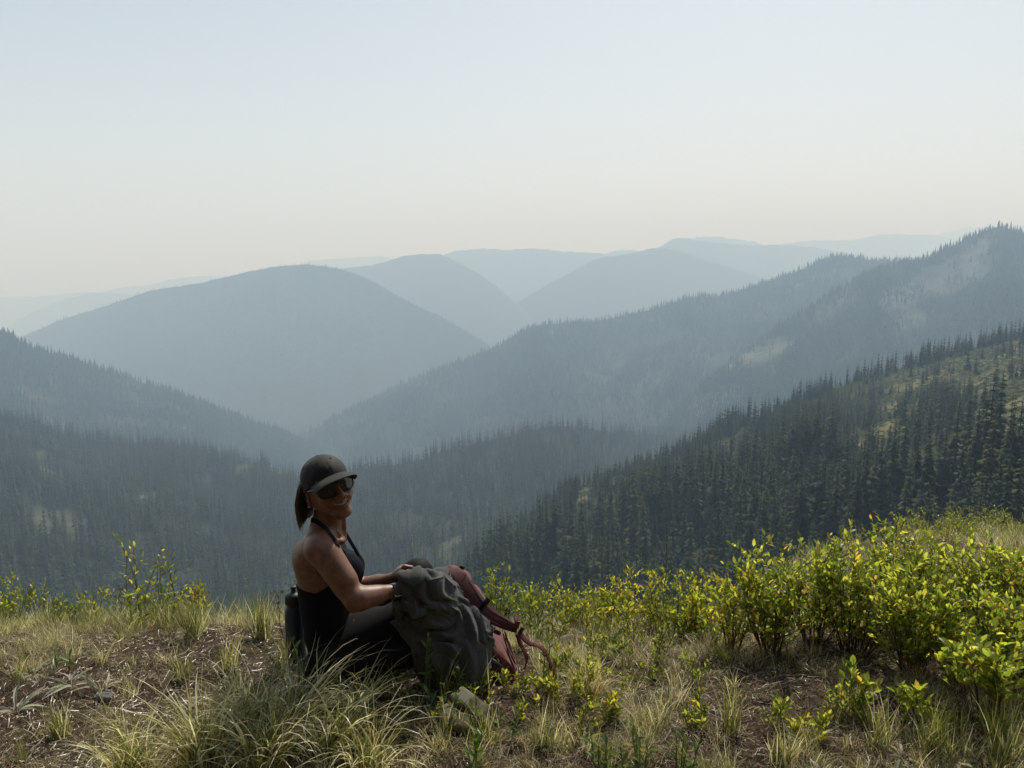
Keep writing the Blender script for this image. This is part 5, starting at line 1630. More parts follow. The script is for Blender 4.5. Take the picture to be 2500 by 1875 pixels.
# ---- hair: a core and many strands hanging from under the cap
m = NM('brown_hair')
a_ = m.n('ShaderNodeAttribute', attribute_name='v')
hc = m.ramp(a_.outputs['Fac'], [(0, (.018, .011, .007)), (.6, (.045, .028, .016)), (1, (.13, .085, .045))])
hair_m = m.leafy(hc, m.mix(1.0, hc, (2.2, 1.8, 1.2), 'MULTIPLY'), .35, .38, .5)
Fk = Field(A3(700, 1330, 2.7) - [.02, .35, .0], A3(800, 1140, 2.7) + [.03, .10, .02], .004)
for (a, b, Yv, r) in ((750, 1195, 2.60, .034), (742, 1225, 2.60, .030), (737, 1250, 2.605, .022), (738, 1268, 2.61, .011)):
    Fk.ball(A3(a, b, Yv), r, .03)
Fk.ball(A3(762, 1205, 2.55), .030, .03); Fk.ball(A3(752, 1235, 2.565), .020, .03); Fk.ball(A3(755, 1215, 2.67), .032, .03); Fk.ball(A3(748, 1250, 2.66), .024, .03)
V, Q = Fk.nets()
hair = new_obj('hair', mesh_np('hair', V - W0, Q, hair_m, smooth=True, attrs={'v': ('FLOAT', 'POINT', np.full(len(V), .3))}), woman)
rg = np.random.default_rng(42)
V = []; Q = []; tn = []
for k in range(800):
    u = rg.random(); Yv = 2.53 + .17 * rg.random()
    x0 = 738 + 30 * u + rg.normal(0, 2); x1 = 723 + 34 * u ** 1.2 + rg.normal(0, 2); x2 = 733 + 14 * u + rg.normal(0, 3)
    yb = 1292 - 38 * u + rg.normal(0, 6) - 40 * (rg.random() < .2)
    P = [A3(x0, 1175, Yv), A3((x0 + x1) / 2 - 3, 1200, Yv), A3(x1, 1232, Yv - .004), A3(x1 * .8 + x2 * .2 + 1, (1240 + yb) / 2, Yv), A3(x2, yb, Yv + rg.normal(0, .006))]
    P = np.array(P); w = rg.uniform(.0006, .0014)
    sd = np.array([math.cos(k), math.sin(k), 0]) * w; n_ = len(V)
    ws = [1, 1, 1, .8, .1]
    for p, q in zip(P, ws): V += [p - sd * q, p + sd * q]
    Q += [(n_ + 2 * i, n_ + 2 * i + 1, n_ + 2 * i + 3, n_ + 2 * i + 2) for i in range(4)]
    tn += [np.clip(rg.beta(1.2, 2.2) + .35 * (u < .25), 0, 1)] * 10  # leftmost strands get a lighter tone: sunlight painted into the hair colour
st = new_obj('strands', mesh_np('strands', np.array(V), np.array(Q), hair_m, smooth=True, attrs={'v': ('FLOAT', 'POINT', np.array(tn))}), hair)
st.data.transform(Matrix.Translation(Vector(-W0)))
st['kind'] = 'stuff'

# ---- cap in the head's own frame
cap_m = NM('black_cap_fabric'); f = cap_m.noise(500, 3, .6, cap_m.obj())
cap_m = cap_m.done(cap_m.pbr(cap_m.ramp(f, [(.3, (.007, .006, .006)), (.7, (.014, .012, .012))]), .7, .25, cap_m.bump(f, .25, .001), sheen=.1))
seam_m = simple_mat('black_thread', (.010, .009, .009), .7, .3)
HMb = Matrix(((hl[0], hf[0], hu[0], HC[0] - W0[0]), (hl[1], hf[1], hu[1], HC[1] - W0[1]), (hl[2], hf[2], hu[2], HC[2] - W0[2]), (0, 0, 0, 1)))
cap = bpy.data.objects.new('cap', None); cap.parent = woman; COL.objects.link(cap); cap.matrix_basis = HMb
na, nr_ = 96, 26
def cap_rim(al):            # al measured from the face direction
    return .030 * (.5 + .5 * math.cos(al)) ** 1.2 - .046 * (.5 - .5 * math.cos(al)) ** 1.1 + .004
def cap_pt(al, t, off=0.0):
    """t from 0 at the top to 1 at the rim"""
    zc = .016; rim = cap_rim(al)
    rz = .085 + off
    ph_r = math.acos(max(-1, min(1, (rim - zc) / rz)))
    ph = t * ph_r
    seam = min(abs(((al + math.pi / 6) % (math.pi / 3)) - math.pi / 6) / .05, 1)
    o_ = off - .0014 * (1 - seam)
    rr = math.sin(ph) if ph < math.pi / 2 else 1.0 - (ph - math.pi / 2) * .06
    rr = rr ** .92
    wr = .0012 * math.sin(al * 7 + t * 9) * t
    return (math.sin(al) * (.0800 + o_ + wr) * rr, -.006 + math.cos(al) * (.0985 + o_ + wr) * rr, zc + math.cos(ph) * rz)
V = [cap_pt(2 * math.pi * i / na, j / nr_) for j in range(nr_ + 1) for i in range(na)]
V += [cap_pt(2 * math.pi * i / na, 1, -.004) for i in range(na)] + [(lambda p: (p[0] * .97, p[1] * .97, p[2] + .02))(cap_pt(2 * math.pi * i / na, 1, -.004)) for i in range(na)]
Q = [(j * na + i, (j + 1) * na + i, (j + 1) * na + (i + 1) % na, j * na + (i + 1) % na) for j in range(nr_ + 2) for i in range(na)]
new_obj('crown', mesh_np('cap_crown', np.array(V), np.array(Q), cap_m, smooth=True), cap)
A = Acc()
for k in range(6):
    al = math.pi / 3 * k
    A.add(*tube_np([cap_pt(al, t, -.0005) for t in np.linspace(.04, 1, 16)], .0009, 5))
ring_ = [cap_pt(a, .985, .0002) for a in np.linspace(0, 2 * math.pi, 60)]
A.add(*tube_np(ring_, .0009, 5))
new_obj('seam', A.mesh('cap_seams', seam_m, True), cap)
A = Acc()
for k in range(6):
    al = math.pi / 3 * (k + .5); c_ = Vector(cap_pt(al, .45, .0006)); nn = (c_ - Vector((0, 0, .0))).normalized(); e1 = nn.orthogonal().normalized(); e2 = nn.cross(e1)
    A.add(*tube_np([c_ + (e1 * math.cos(q) + e2 * math.sin(q)) * .0032 for q in np.linspace(0, 2 * math.pi, 10)], .0009, 4))
new_obj('eyelet', A.mesh('eyelets', seam_m, True), cap)
blob('button', Vector(cap_pt(0, 0)), (.006, .006, .0025), cap_m, 9, None, None, sub=2, rough=0, parent=cap)
# brim
nb1, nb2 = 40, 12
top = []; 
def brim(a, t, dz=0.0):
    al = a * R(59)
    i = cap_pt(al, .985); L = .085 * math.cos(a * R(83)) ** .62
    fw = math.cos(al * .55); sd = math.sin(al * .75)
    x = i[0] + L * t * sd * .55; y = i[1] + L * t * (fw * .55 + .45)
    z = i[2] + .004 * t - .012 * t * t - .020 * (abs(a) ** 2.4) * t ** .8 + dz
    return (x, y, z)
V = [brim(-1 + 2 * i / nb1, j / nb2) for j in range(nb2 + 1) for i in range(nb1 + 1)] + [brim(-1 + 2 * i / nb1, j / nb2, -.0032) for j in range(nb2 + 1) for i in range(nb1 + 1)]
w_ = nb1 + 1; off_ = w_ * (nb2 + 1)
Q = [(j * w_ + i, j * w_ + i + 1, (j + 1) * w_ + i + 1, (j + 1) * w_ + i) for j in range(nb2) for i in range(nb1)]
Q += [(off_ + a, off_ + d, off_ + c, off_ + b) for a, b, c, d in Q]
Q += [(nb2 * w_ + i, nb2 * w_ + i + 1, off_ + nb2 * w_ + i + 1, off_ + nb2 * w_ + i) for i in range(nb1)]
new_obj('brim', mesh_np('brim', np.array(V), np.array(Q), cap_m, smooth=True), cap)
# small dark emblem at the front of the cap
e_ = Vector(cap_pt(0, .78, .0012))
A = Acc()
for q in range(3):
    pts = [(-.009 + .006 * q + .0035 * math.sin(t * 3), .0, .006 - .012 * t) for t in np.linspace(0, 1, 6)]
    pts = [Vector((p[0], 0, p[2])) for p in pts]
    A.add(*tube_np([e_ + Vector((p.x, -.25 * p.z, p.z)) for p in pts], .0011, 5))
new_obj('emblem', A.mesh('emblem', simple_mat('emblem_thread', (.004, .004, .004), .4, .5), True), cap)

# ---- sunglasses
gl = bpy.data.objects.new('sunglasses', None); gl.parent = woman; COL.objects.link(gl); gl.matrix_basis = HMb
frame_m = simple_mat('glossy_black_frame', (.006, .006, .007), .22, .5, var=.1)
lens_mm = NM('dark_lens'); lens_m = lens_mm.done(lens_mm.pbr((.010, .012, .013), .06, .6))
def lens_outline(s, k=1.0, n=36):
    out = []
    for i in range(n):
        a = 2 * math.pi * i / n; c, s2 = math.cos(a), math.sin(a)
        x = .0300 * k * math.copysign(abs(c) ** .72, c); z = .0245 * k * math.copysign(abs(s2) ** .72, s2)
        x *= 1 + .10 * (z / .0245)          # wider at the top
        x2 = .0355 + x
        y = .0985 - .22 * x2 ** 2 / .066 * 1.3 + .04 * z
        out.append((s * x2, y, -.008 + z))
    return np.array(out)
for s in (-1, 1):
    o_ = lens_outline(s)
    A = Acc(); A.add(*tube_np(np.vstack([o_, o_[:2]]), .0024, 8)); new_obj('frame', A.mesh('frame', frame_m, True), gl)
    c_ = o_.mean(0); rings = [c_ + (o_ - c_) * k + np.array([0, .0022 * (1 - k * k), 0]) for k in (1, .8, .6, .4, .2)]
    V = np.vstack(rings + [c_[None] + np.array([[0, .0022, 0]])]); n_ = len(o_)
    A = Acc()
    A.add(V, [(j * n_ + i, j * n_ + (i + 1) % n_, (j + 1) * n_ + (i + 1) % n_, (j + 1) * n_ + i) for j in range(4) for i in range(n_)])
    k0_ = A.n - len(V)
    A.T.append(np.array([(k0_ + 4 * n_ + i, k0_ + 4 * n_ + (i + 1) % n_, k0_ + 5 * n_) for i in range(n_)])); A.Tm.append(np.zeros(n_, int))
    new_obj('lens', A.mesh('lens', lens_m, True), gl)
    A = Acc(); A.add(*tube_np([(s * .066, .083, .006), (s * .073, .070, .006), (s * .0775, .03, .002), (s * .0795, -.005, -.004), (s * .079, -.022, -.014)], [.0042, .0035, .0028, .0026, .003], 8)); new_obj('temple_arm', A.mesh('temple_arm', frame_m, True), gl)
    blob('hinge', Vector((s * .0735, .072, .006)), (.0016, .004, .002), simple_mat('silver_hinge', (.6, .6, .6), .3, .5, metallic=1.0), 3, None, None, 1, 0, gl)
A = Acc(); A.add(*tube_np([(-.0075, .0975, .004), (0, .1005, .007), (.0075, .0975, .004)], .0034, 8)); new_obj('bridge', A.mesh('bridge', frame_m, True), gl)

# ---- teeth, earring, necklace, watch
teeth_m = simple_mat('teeth', (.62, .58, .50), .3, .5, nscale=100, var=.05)
A = Acc()
for k in range(8):
    a = (k - 3.5) / 3.5; x = a * .0215; y = .0935 - .34 * x * x / .022 * .9; z = -.0668 + .006 * a * a
    c_ = np.array([x, y, z]); hx, hz = .0027, .0042
    bx = [(-1, -1, -1), (1, -1, -1), (1, 1, -1), (-1, 1, -1), (-1, -1, 1), (1, -1, 1), (1, 1, 1), (-1, 1, 1)]
    A.add([c_ + np.array([i * hx, j * .002, q * hz]) for i, j, q in bx], [(0, 3, 2, 1), (4, 5, 6, 7), (0, 1, 5, 4), (1, 2, 6, 5), (2, 3, 7, 6), (3, 0, 4, 7)])
te = new_obj('teeth', A.mesh('teeth', teeth_m), woman); te.matrix_basis = HMb
gold = simple_mat('gold', (.65, .45, .20), .3, .5, metallic=1.0)
pearl = simple_mat('pearl', (.75, .70, .60), .25, .6)
er = blob('earring', Vector((-.0835, -.002, -.054)), (.0030, .0030, .0030), pearl, 4, None, None, 2, 0, None); er.parent = woman; er.matrix_basis = HMb @ Matrix.Translation(Vector((-.0835, -.002, -.054)))
P = [h[0] for h in (cast(a, b, .0012) for a, b in [(822, 1292), (829, 1301), (836, 1310), (842, 1317), (845, 1322)]) if h]
if len(P) > 2:
    A = Acc(); A.add(*tube_np(np.array(P) - W0, .0008, 5)); nk = new_obj('necklace', A.mesh('necklace', gold, True), woman)
    for q in range(4):
        h = cast(845 + q * 1.3, 1321 + q * 3.2, .002)
        if h:
            b_ = blob('bead', Vector(h[0] - W0), (.0022,) * 3, pearl, 5, None, None, 1, 0, nk)
wd = W1 - E1; wd /= np.linalg.norm(wd)
watch_band = simple_mat('grey_rubber_band', (.065, .070, .068), .35, .5)
wc = A3(962, 1443, 2.463)
e1 = np.cross(wd, [0, 0, 1.0]); e1 /= np.linalg.norm(e1); e2 = np.cross(e1, wd)
ring = [wc + (.0262 * math.cos(a) * e1 + .0245 * math.sin(a) * e2) for a in np.linspace(0, 2 * math.pi, 33)]
wt = bpy.data.objects.new('watch', None); wt.parent = woman; COL.objects.link(wt)
ribbon(ring, [(r - wc) / np.linalg.norm(r - wc) for r in ring], .020, .0022, watch_band, 'band', wt, W0, 1)
wcase = wc + e2 * .006 - e1 * .0 + (-e1 if e1[1] > 0 else e1) * 0 
side = e1 if e1[1] < 0 else -e1
cc = wc + (side * .62 - e2 * .60) * .0285 + wd * .004
Fw = Field(cc - .03, cc + .03, .0012); nn = side * .62 - e2 * .60; nn /= np.linalg.norm(nn); tt = np.cross(wd, nn)
Fw.box(cc, (.0165, .019, .0052), np.array([wd, tt, nn]), .004, 0)
V, Q = Fw.nets(); new_obj('case', mesh_np('case', V - W0, Q, simple_mat('watch_metal', (.35, .35, .36), .25, .5, metallic=1.0), smooth=True), wt)
Fw = Field(cc - .03, cc + .03, .0012); Fw.box(cc + nn * .0012, (.0145, .017, .0050), np.array([wd, tt, nn]), .004, 0)
V, Q = Fw.nets(); new_obj('screen', mesh_np('screen', V - W0, Q, lens_m, smooth=True), wt)
# ------------------------------------------------------------------ jacket over the lap, backpack, bottle, gloves
jm = NM('heather_grey_fabric'); o_ = jm.obj()
f = jm.noise(1500, 2, .7, o_); f2 = jm.noise(14, 4, .6, o_)
jc = jm.ramp(f, [(.30, (.018, .019, .021)), (.5, (.055, .057, .060)), (.70, (.17, .17, .17))])
jacket_m = jm.done(jm.pbr(jc, .85, .15, jm.bump(f, .35, .0012), sheen=.12))
Fj = Field(A3(925, 1500, 2.5) * [1, 0, 0] + [0, 2.33, -.05], A3(1225, 1500, 2.6) * [1, 0, 0] + [0, 2.92, .45], .0036)
def jb(a, b, Yv, r, k=.035): Fj.ball(A3(a, b, Yv), r, k)
Fj.cap(A3(1003, 1433, 2.60), A3(1072, 1422, 2.66), .034, .044, .03)
Fj.cap(A3(990, 1422, 2.485), A3(1050, 1418, 2.50), .017, .026, .02)
Fj.cap(A3(1014, 1430, 2.475), A3(1074, 1450, 2.54), .018, .048, .06)
Fj.cap(A3(1014, 1478, 2.475), A3(1070, 1490, 2.54), .020, .050, .06)
Fj.cap(A3(975, 1474, 2.47), A3(1010, 1476, 2.47), .016, .022, .02)
Fj.cap(A3(1022, 1415, 2.74), A3(1078, 1415, 2.76), .024, .034, .03)
Fj.cap(A3(1076, 1418, 2.66), A3(1160, 1520, 2.68), .046, .060, .03)
Fj.cap(A3(1000, 1470, 2.56), A3(1050, 1465, 2.58), .035, .055, .03)
Fj.cap(A3(1025, 1520, 2.54), A3(1065, 1580, 2.54), .050, .068, .04)
Fj.cap(A3(1090, 1475, 2.62), A3(1120, 1560, 2.58), .075, .085, .04)
Fj.cap(A3(1150, 1540, 2.60), A3(1140, 1610, 2.58), .065, .080, .04)
Fj.cap(A3(1165, 1530, 2.66), A3(1172, 1600, 2.66), .045, .050, .03)
Fj.cap(A3(975, 1475, 2.54), A3(990, 1530, 2.52), .022, .026, .02)
Fj.cap(A3(1040, 1615, 2.56), A3(1130, 1625, 2.56), .045, .065, .04)
Vj, Qj = Fj.nets()
bj = BVHTree.FromPolygons([tuple(v) for v in Vj], [tuple(q) for q in Qj])
def cj(px, py, lift=0.0, b=None):
    o = Vector((0, 0, CAMZ)); d = (at(px, py, 3.0) - o).normalized()
    h = (b or bj).ray_cast(o, d)
    if h[0] is None: return None
    n = h[1] if h[1].dot(d) < 0 else -h[1]
    return np.array(h[0] + n * lift), np.array(n)
JO = np.array([float(A3(1080, 1600, 2.6)[0]), 2.6, 0.0])
ja = thing('jacket', JO, "crumpled heather grey jacket draped over the woman's lap and the backpack", 'jacket')
core = new_obj('lining', mesh_np('lining', Vj - JO, Qj, jacket_m, smooth=True), ja)

C3 = lambda x, y: (840 + x * .2532, 1320 + y * .2532)
RID = [([(515, 405), (600, 405), (665, 436)], 10),
       ([(665, 432), (760, 400), (930, 375), (1010, 440), (1150, 525)], 13),
       ([(580, 345), (720, 315), (930, 310), (990, 345)], 9),
       ([(550, 800), (620, 735), (700, 680), (790, 620), (870, 585), (925, 600)], 26),
       ([(640, 690), (650, 760), (600, 850)], 18),
       ([(660, 780), (760, 765), (830, 790), (940, 800), (1070, 745)], 22),
       ([(1150, 530), (1210, 590), (1290, 660), (1370, 760), (1430, 860), (1440, 960)], 14),
       ([(1180, 600), (1260, 700), (1330, 820), (1370, 950)], 15),
       ([(1120, 620), (1200, 760), (1250, 900), (1260, 1060)], 20),
       ([(460, 600), (470, 690), (510, 780), (545, 860)], 24),
       ([(500, 560), (540, 640), (560, 740)], 16),
       ([(560, 550), (610, 620), (640, 680)], 15),
       ([(690, 460), (690, 540), (715, 640)], 7),
       ([(820, 870), (900, 895), (980, 940), (1060, 930), (1120, 880)], 24),
       ([(700, 900), (720, 1000), (760, 1120)], 20),
       ([(900, 1000), (1010, 1010), (1080, 1070), (1150, 1105)], 22),
       ([(1000, 620), (1080, 700), (1100, 800)], 18),
       ([(1390, 740), (1400, 830), (1380, 920)], 10),
       ([(1330, 900), (1400, 960), (1430, 1050), (1400, 1150)], 16),
       ([(1180, 980), (1200, 1080), (1180, 1200)], 20),
       ([(600, 940), (640, 1040), (660, 1180)], 18), ([(840, 1060), (860, 1160), (900, 1260)], 18), ([(1010, 1120), (1030, 1220)], 18),
       ([(780, 660), (840, 650), (900, 670), (950, 660)], 12)]
VAL = [[(600, 830), (690, 740), (800, 700), (900, 700), (960, 730)], [(690, 850), (760, 840), (860, 850), (960, 860), (1050, 810)],
       [(1010, 560), (1050, 620), (1040, 700), (1000, 760)], [(640, 560), (650, 640), (600, 760)], [(720, 560), (760, 600), (740, 640)], [(1090, 640), (1150, 760), (1190, 900), (1190, 960)],
       [(560, 900), (600, 990), (620, 1100)], [(780, 920), (870, 960), (960, 985), (1040, 985)], 
       [(500, 640), (530, 740), (560, 800)], [(540, 600), (590, 700), (580, 760)], [(1225, 700), (1290, 840), (1310, 1000)], [(1100, 570), (1180, 640)], 
       [(760, 1000), (800, 1120), (830, 1240)], [(900, 1080), (980, 1100), (1080, 1150)], [(1300, 700), (1360, 830), (1340, 900)], [(1120, 1000), (1120, 1160)], [(1270, 1080), (1330, 1100), (1350, 1200)]]

def polyline(pts, t):
    pts = np.array(pts, float); L = np.concatenate([[0], np.cumsum(np.hypot(*np.diff(pts, axis=0).T))]); L /= L[-1]
    return np.stack([np.interp(t, L, pts[:, 0]), np.interp(t, L, pts[:, 1])], -1)
NG = 104
tt_ = np.linspace(0, 1, NG)
top_ = polyline([(960, 1430), (982, 1408), (1017, 1392), (1052, 1385), (1082, 1382), (1102, 1396)], tt_)
rgt_ = polyline([(1102, 1396), (1131, 1448), (1167, 1482), (1194, 1512), (1207, 1560), (1203, 1622)], tt_)
bot_ = polyline([(990, 1652), (1060, 1672), (1130, 1672), (1203, 1622)], tt_)
lft_ = polyline([(960, 1430), (948, 1470), (955, 1505), (972, 1545), (978, 1595), (990, 1652)], tt_)
U_, V_ = np.meshgrid(tt_, tt_)      # U along the top, V downwards
P2 = (1 - V_)[..., None] * top_[None] + V_[..., None] * bot_[None] + (1 - U_)[..., None] * lft_[:, None] + U_[..., None] * rgt_[:, None] \
     - ((1 - U_) * (1 - V_))[..., None] * top_[0] - (U_ * (1 - V_))[..., None] * top_[-1] - ((1 - U_) * V_)[..., None] * bot_[0] - (U_ * V_)[..., None] * bot_[-1]
Pc = np.zeros((NG, NG, 3))
cam_o = Vector((0, 0, CAMZ))
for a in range(NG):
    for b in range(NG):
        d = (at(P2[a, b, 0], P2[a, b, 1], 2.6) - cam_o).normalized()
        h = bj.ray_cast(cam_o, d)
        if h[0] is None:
            q = at(P2[a, b, 0], P2[a, b, 1], 2.58); h = bj.find_nearest(q)
        n = h[1] if h[1].dot(d) < 0 else -h[1]
        Pc[a, b] = h[0] + n * .014
for _ in range(60):                   # even out the start shape
    Pc[1:-1, 1:-1] = .5 * Pc[1:-1, 1:-1] + .125 * (Pc[:-2, 1:-1] + Pc[2:, 1:-1] + Pc[1:-1, :-2] + Pc[1:-1, 2:])
gi_ = np.arange(NG * NG).reshape(NG, NG)
Qc = np.stack([gi_[:-1, :-1], gi_[1:, :-1], gi_[1:, 1:], gi_[:-1, 1:]], -1).reshape(-1, 4)
# cloth relaxation: every thread is longer than the shape it covers, so it buckles into folds, sags and rests on the lap
X_ = Pc.copy(); rgc = np.random.default_rng(12)
gu, gv = np.meshgrid(np.arange(NG) / NG, np.arange(NG) / NG)
def slack(a, seed):
    return 1 + a * (1 + .9 * fbm(gu * 5 + seed, gv * 5, 3))
def rest(A, B, sl): return np.linalg.norm(A - B, axis=-1) * sl
SL = slack(.02, 3.0); SL2 = slack(.02, 9.0)
sets = []
def addset(di, dj, k, sl, bend=False):
    a = (slice(max(0, -di), NG - max(0, di)), slice(max(0, -dj), NG - max(0, dj)))
    b = (slice(max(0, di), NG + min(0, di)), slice(max(0, dj), NG + min(0, dj)))
    L0 = rest(X_[a], X_[b], sl[a]); sets.append((a, b, L0, k, bend))
addset(0, 1, .5, SL2); addset(1, 0, .5, SL); addset(1, 1, .30, (SL + SL2) / 2); addset(1, -1, .30, (SL + SL2) / 2)
addset(0, 2, .25, SL2, True); addset(2, 0, .25, SL, True); addset(0, 4, .2, SL2, True); addset(4, 0, .2, SL, True); addset(0, 7, .08, SL2, True); addset(7, 0, .08, SL, True)
X_ += rgc.normal(0, .0012, X_.shape)
bump0 = np.stack([fbm(gu * 9 + k * 7, gv * 9 + k, 3) for k in range(3)], -1); X_ += bump0 * .003
Xp = X_.copy()
lo_, h_, dF = Fj.lo, Fj.h, Fj.d
gxF, gyF, gzF = np.gradient(dF, h_)
def sdf_at(P):
    q = (P - lo_) / h_; i = np.clip(q.astype(int), 0, np.array(dF.shape) - 2)
    return dF[i[..., 0], i[..., 1], i[..., 2]], np.stack([g_[i[..., 0], i[..., 1], i[..., 2]] for g_ in (gxF, gyF, gzF)], -1)
fix = np.zeros((NG, NG), bool); fix[0, ::3] = True; fix[::4, -1] = True; fix[::9, 0] = True
anch = Pc.copy()
def body_pt(px, py):
    d = (at(px, py, 2.6) - cam_o).normalized(); h = bj.ray_cast(cam_o, d)
    if h[0] is None: return None
    n = h[1] if h[1].dot(d) < 0 else -h[1]
    return np.array(h[0]), np.array(n)
def pin(line, lift):
    pts = np.array([C3(*p) for p in line]); L = np.concatenate([[0], np.cumsum(np.hypot(*np.diff(pts, axis=0).T))])
    m_ = int(L[-1] / 1.6) + 2
    for k in range(m_):
        t = L[-1] * k / (m_ - 1); q = (np.interp(t, L, pts[:, 0]), np.interp(t, L, pts[:, 1]))
        i, j = np.unravel_index(np.argmin((P2[..., 0] - q[0]) ** 2 + (P2[..., 1] - q[1]) ** 2), (NG, NG))
        h = body_pt(*P2[i, j])
        if h is None: continue
        u = k / (m_ - 1); e = (math.sin(math.pi * min(max(u, .08), .92)) ** .5) if lift > .006 else 1
        dirn = h[1] * .8 + np.array([0, -.25, .35])
        anch[i, j] = h[0] + dirn / np.linalg.norm(dirn) * lift * e; fix[i, j] = True
for line in VAL: pin(line, .006)
for line, mm in RID: pin(line, mm * .00150)
X_[fix] = anch[fix]; Xp = X_.copy()
for it in range(90):
    vel = (X_ - Xp) * .90; Xp = X_.copy(); X_ = X_ + vel; X_[..., 2] -= .00018
    for sub_i in range(5):
        for a, b, L0, k, bend in sets:
            D = X_[b] - X_[a]; L = np.linalg.norm(D, axis=-1) + 1e-9
            c = (L - L0) / L * k
            if bend: c = np.minimum(c, 0)
            D = D * c[..., None] * .5
            X_[a] += D; X_[b] -= D
        X_[fix] = anch[fix]
    v, g_ = sdf_at(X_)
    pen = np.maximum(.0035 - v, 0)
    nrm_ = g_ / (np.linalg.norm(g_, axis=-1, keepdims=True) + 1e-9)
    X_ += nrm_ * pen[..., None]
    tch = pen > 0
    Xp[tch] += (X_ - Xp)[tch] * .6           # friction
    far_ = np.maximum(v - .035, 0); X_ -= nrm_ * far_[..., None] * .25
    zg = ground_z(X_[..., 0], X_[..., 1]) + .004; X_[..., 2] = np.maximum(X_[..., 2], zg)
Vc = X_.reshape(-1, 3)
cl = new_obj('shell', mesh_np('jacket_shell', Vc - JO, Qc, jacket_m, smooth=True), ja)
so = cl.modifiers.new('thickness', 'SOLIDIFY'); so.thickness = .0022; so.offset = 1
ss_ = cl.modifiers.new('smooth', 'SUBSURF'); ss_.levels = 1; ss_.render_levels = 1
thread = simple_mat('grey_thread', (.045, .045, .047), .8, .2)
def gseam(idx, nm='seam', r=.0013):
    P = Vc[idx]; 
    A = Acc(); A.add(*tube_np(P - JO + np.array([0, -.0022, .0012]), r, 5)); new_obj(nm, A.mesh(nm, thread, True), ja)
def line_seam(line, r=.0016):
    pts = np.array([C3(*p) for p in line]); L = np.concatenate([[0], np.cumsum(np.hypot(*np.diff(pts, axis=0).T))]); ids = []
    for t in np.linspace(0, L[-1], int(L[-1] / 3) + 2):
        q = (np.interp(t, L, pts[:, 0]), np.interp(t, L, pts[:, 1])); i, j = np.unravel_index(np.argmin((P2[..., 0] - q[0]) ** 2 + (P2[..., 1] - q[1]) ** 2), (NG, NG))
        if not ids or ids[-1] != gi_[i, j]: ids.append(gi_[i, j])
    gseam(np.array(ids), 'seam', r)
line_seam(RID[1][0]); line_seam([(672, 446), (690, 540), (715, 640)]); line_seam(RID[6][0])
gseam(gi_[1:-1, 1], 'hem', .0022); gseam(gi_[-2, 2:-2], 'hem', .0022)

# ---- backpack
pm = NM('maroon_pack_fabric'); o_ = pm.obj(); f = pm.noise(900, 2, .6, o_); f2 = pm.noise(9, 4, .6, o_)
pc = pm.mix(.5, pm.ramp(f, [(.3, (.095, .014, .017)), (.7, (.155, .026, .029))]), pm.ramp(f2, [(.3, (.09, .013, .016)), (.7, (.15, .027, .030))]))
pack_m = pm.done(pm.pbr(pc, .7, .3, pm.bump(f, .3, .001), sheen=.2))
sm_ = NM('dark_maroon_mesh'); f = sm_.noise(1200, 2, .6, sm_.obj())
strap_m = sm_.done(sm_.pbr(sm_.ramp(f, [(.3, (.050, .009, .012)), (.7, (.085, .016, .020))]), .75, .25, sm_.bump(f, .4, .001), sheen=.2))
buck_m = simple_mat('black_plastic', (.012, .012, .013), .35, .5)
web_m = NM('maroon_webbing'); wv = web_m.n('ShaderNodeTexWave', wave_type='BANDS'); wv.inputs['Scale'].default_value = 260; web_m.l(web_m.obj(), wv.inputs[0])
web_m = web_m.done(web_m.pbr(web_m.ramp(wv.outputs['Fac'], [(.2, (.095, .017, .021)), (.8, (.15, .028, .032))]), .6, .3))
pk_t = thing('backpack', (float(A3(1200, 1640, 2.76)[0]), 2.76, 0.0), 'maroon hiking backpack lying behind the grey jacket with padded strap uppermost', 'backpack')
PO = np.array(pk_t.location)
Fp = Field(A3(1060, 1500, 2.5) * [1, 0, 0] + [0, 2.56, -.04], A3(1330, 1500, 2.8) * [1, 0, 0] + [0, 2.98, .46], .0048)
p0, p1 = A3(1128, 1440, 2.78), A3(1218, 1625, 2.78)
ax_ = (p1 - p0) / np.linalg.norm(p1 - p0); sd_ = np.array([0, 1.0, 0]); nn_ = np.cross(sd_, ax_)
if nn_[0] < 0: nn_ = -nn_
Mx = np.array([ax_, nn_, sd_])
Fp.box((p0 + p1) / 2 - nn_ * .012, (.155, .062, .125), Mx, .05, 0)
Fp.box(p1 - ax_ * .035 + nn_ * .020 + np.array([0, -.05, 0]), (.085, .045, .085), Mx, .03, .03)
Fp.cap(p0 - ax_ * .02 - sd_ * .07, p0 - ax_ * .02 + sd_ * .06, .042, .042, .03)
for q in (-.06, -.01, .045):
    c = p1 + nn_ * .07 - ax_ * .03 + np.array([0, q, 0])
    Fp.cap(c - ax_ * .07, c + ax_ * .06 - nn_ * .02, .006, .012, .012, q < 0)
X, Y, Z = Fp.grid(); Xf, Zf, Yf = (np.broadcast_to(a, Fp.d.shape) for a in (X, Z, Y))
nz = fbm((Xf * 16).ravel() + (Yf * 8).ravel(), (Zf * 16).ravel() - (Yf * 5).ravel(), 3).reshape(Fp.d.shape)
Fp.d += (.006 * np.abs(nz)).astype(np.float32)
V, Q = Fp.nets()
new_obj('pack_body', mesh_np('pack_body', relax(V, Q, 2) - PO, Q, pack_m, smooth=True), pk_t)
# side panel seams and a compression strap
def web(pts, w, mat=web_m, th=.0018, nrm=None, name='webbing', par=pk_t, org=PO):
    n_ = nrm if nrm is not None else [(.45, -.8, .4)] * len(pts)
    return ribbon([A3(*p) for p in pts], [np.array(a, float) / np.linalg.norm(a) for a in n_], w, th, mat, name, par, org)
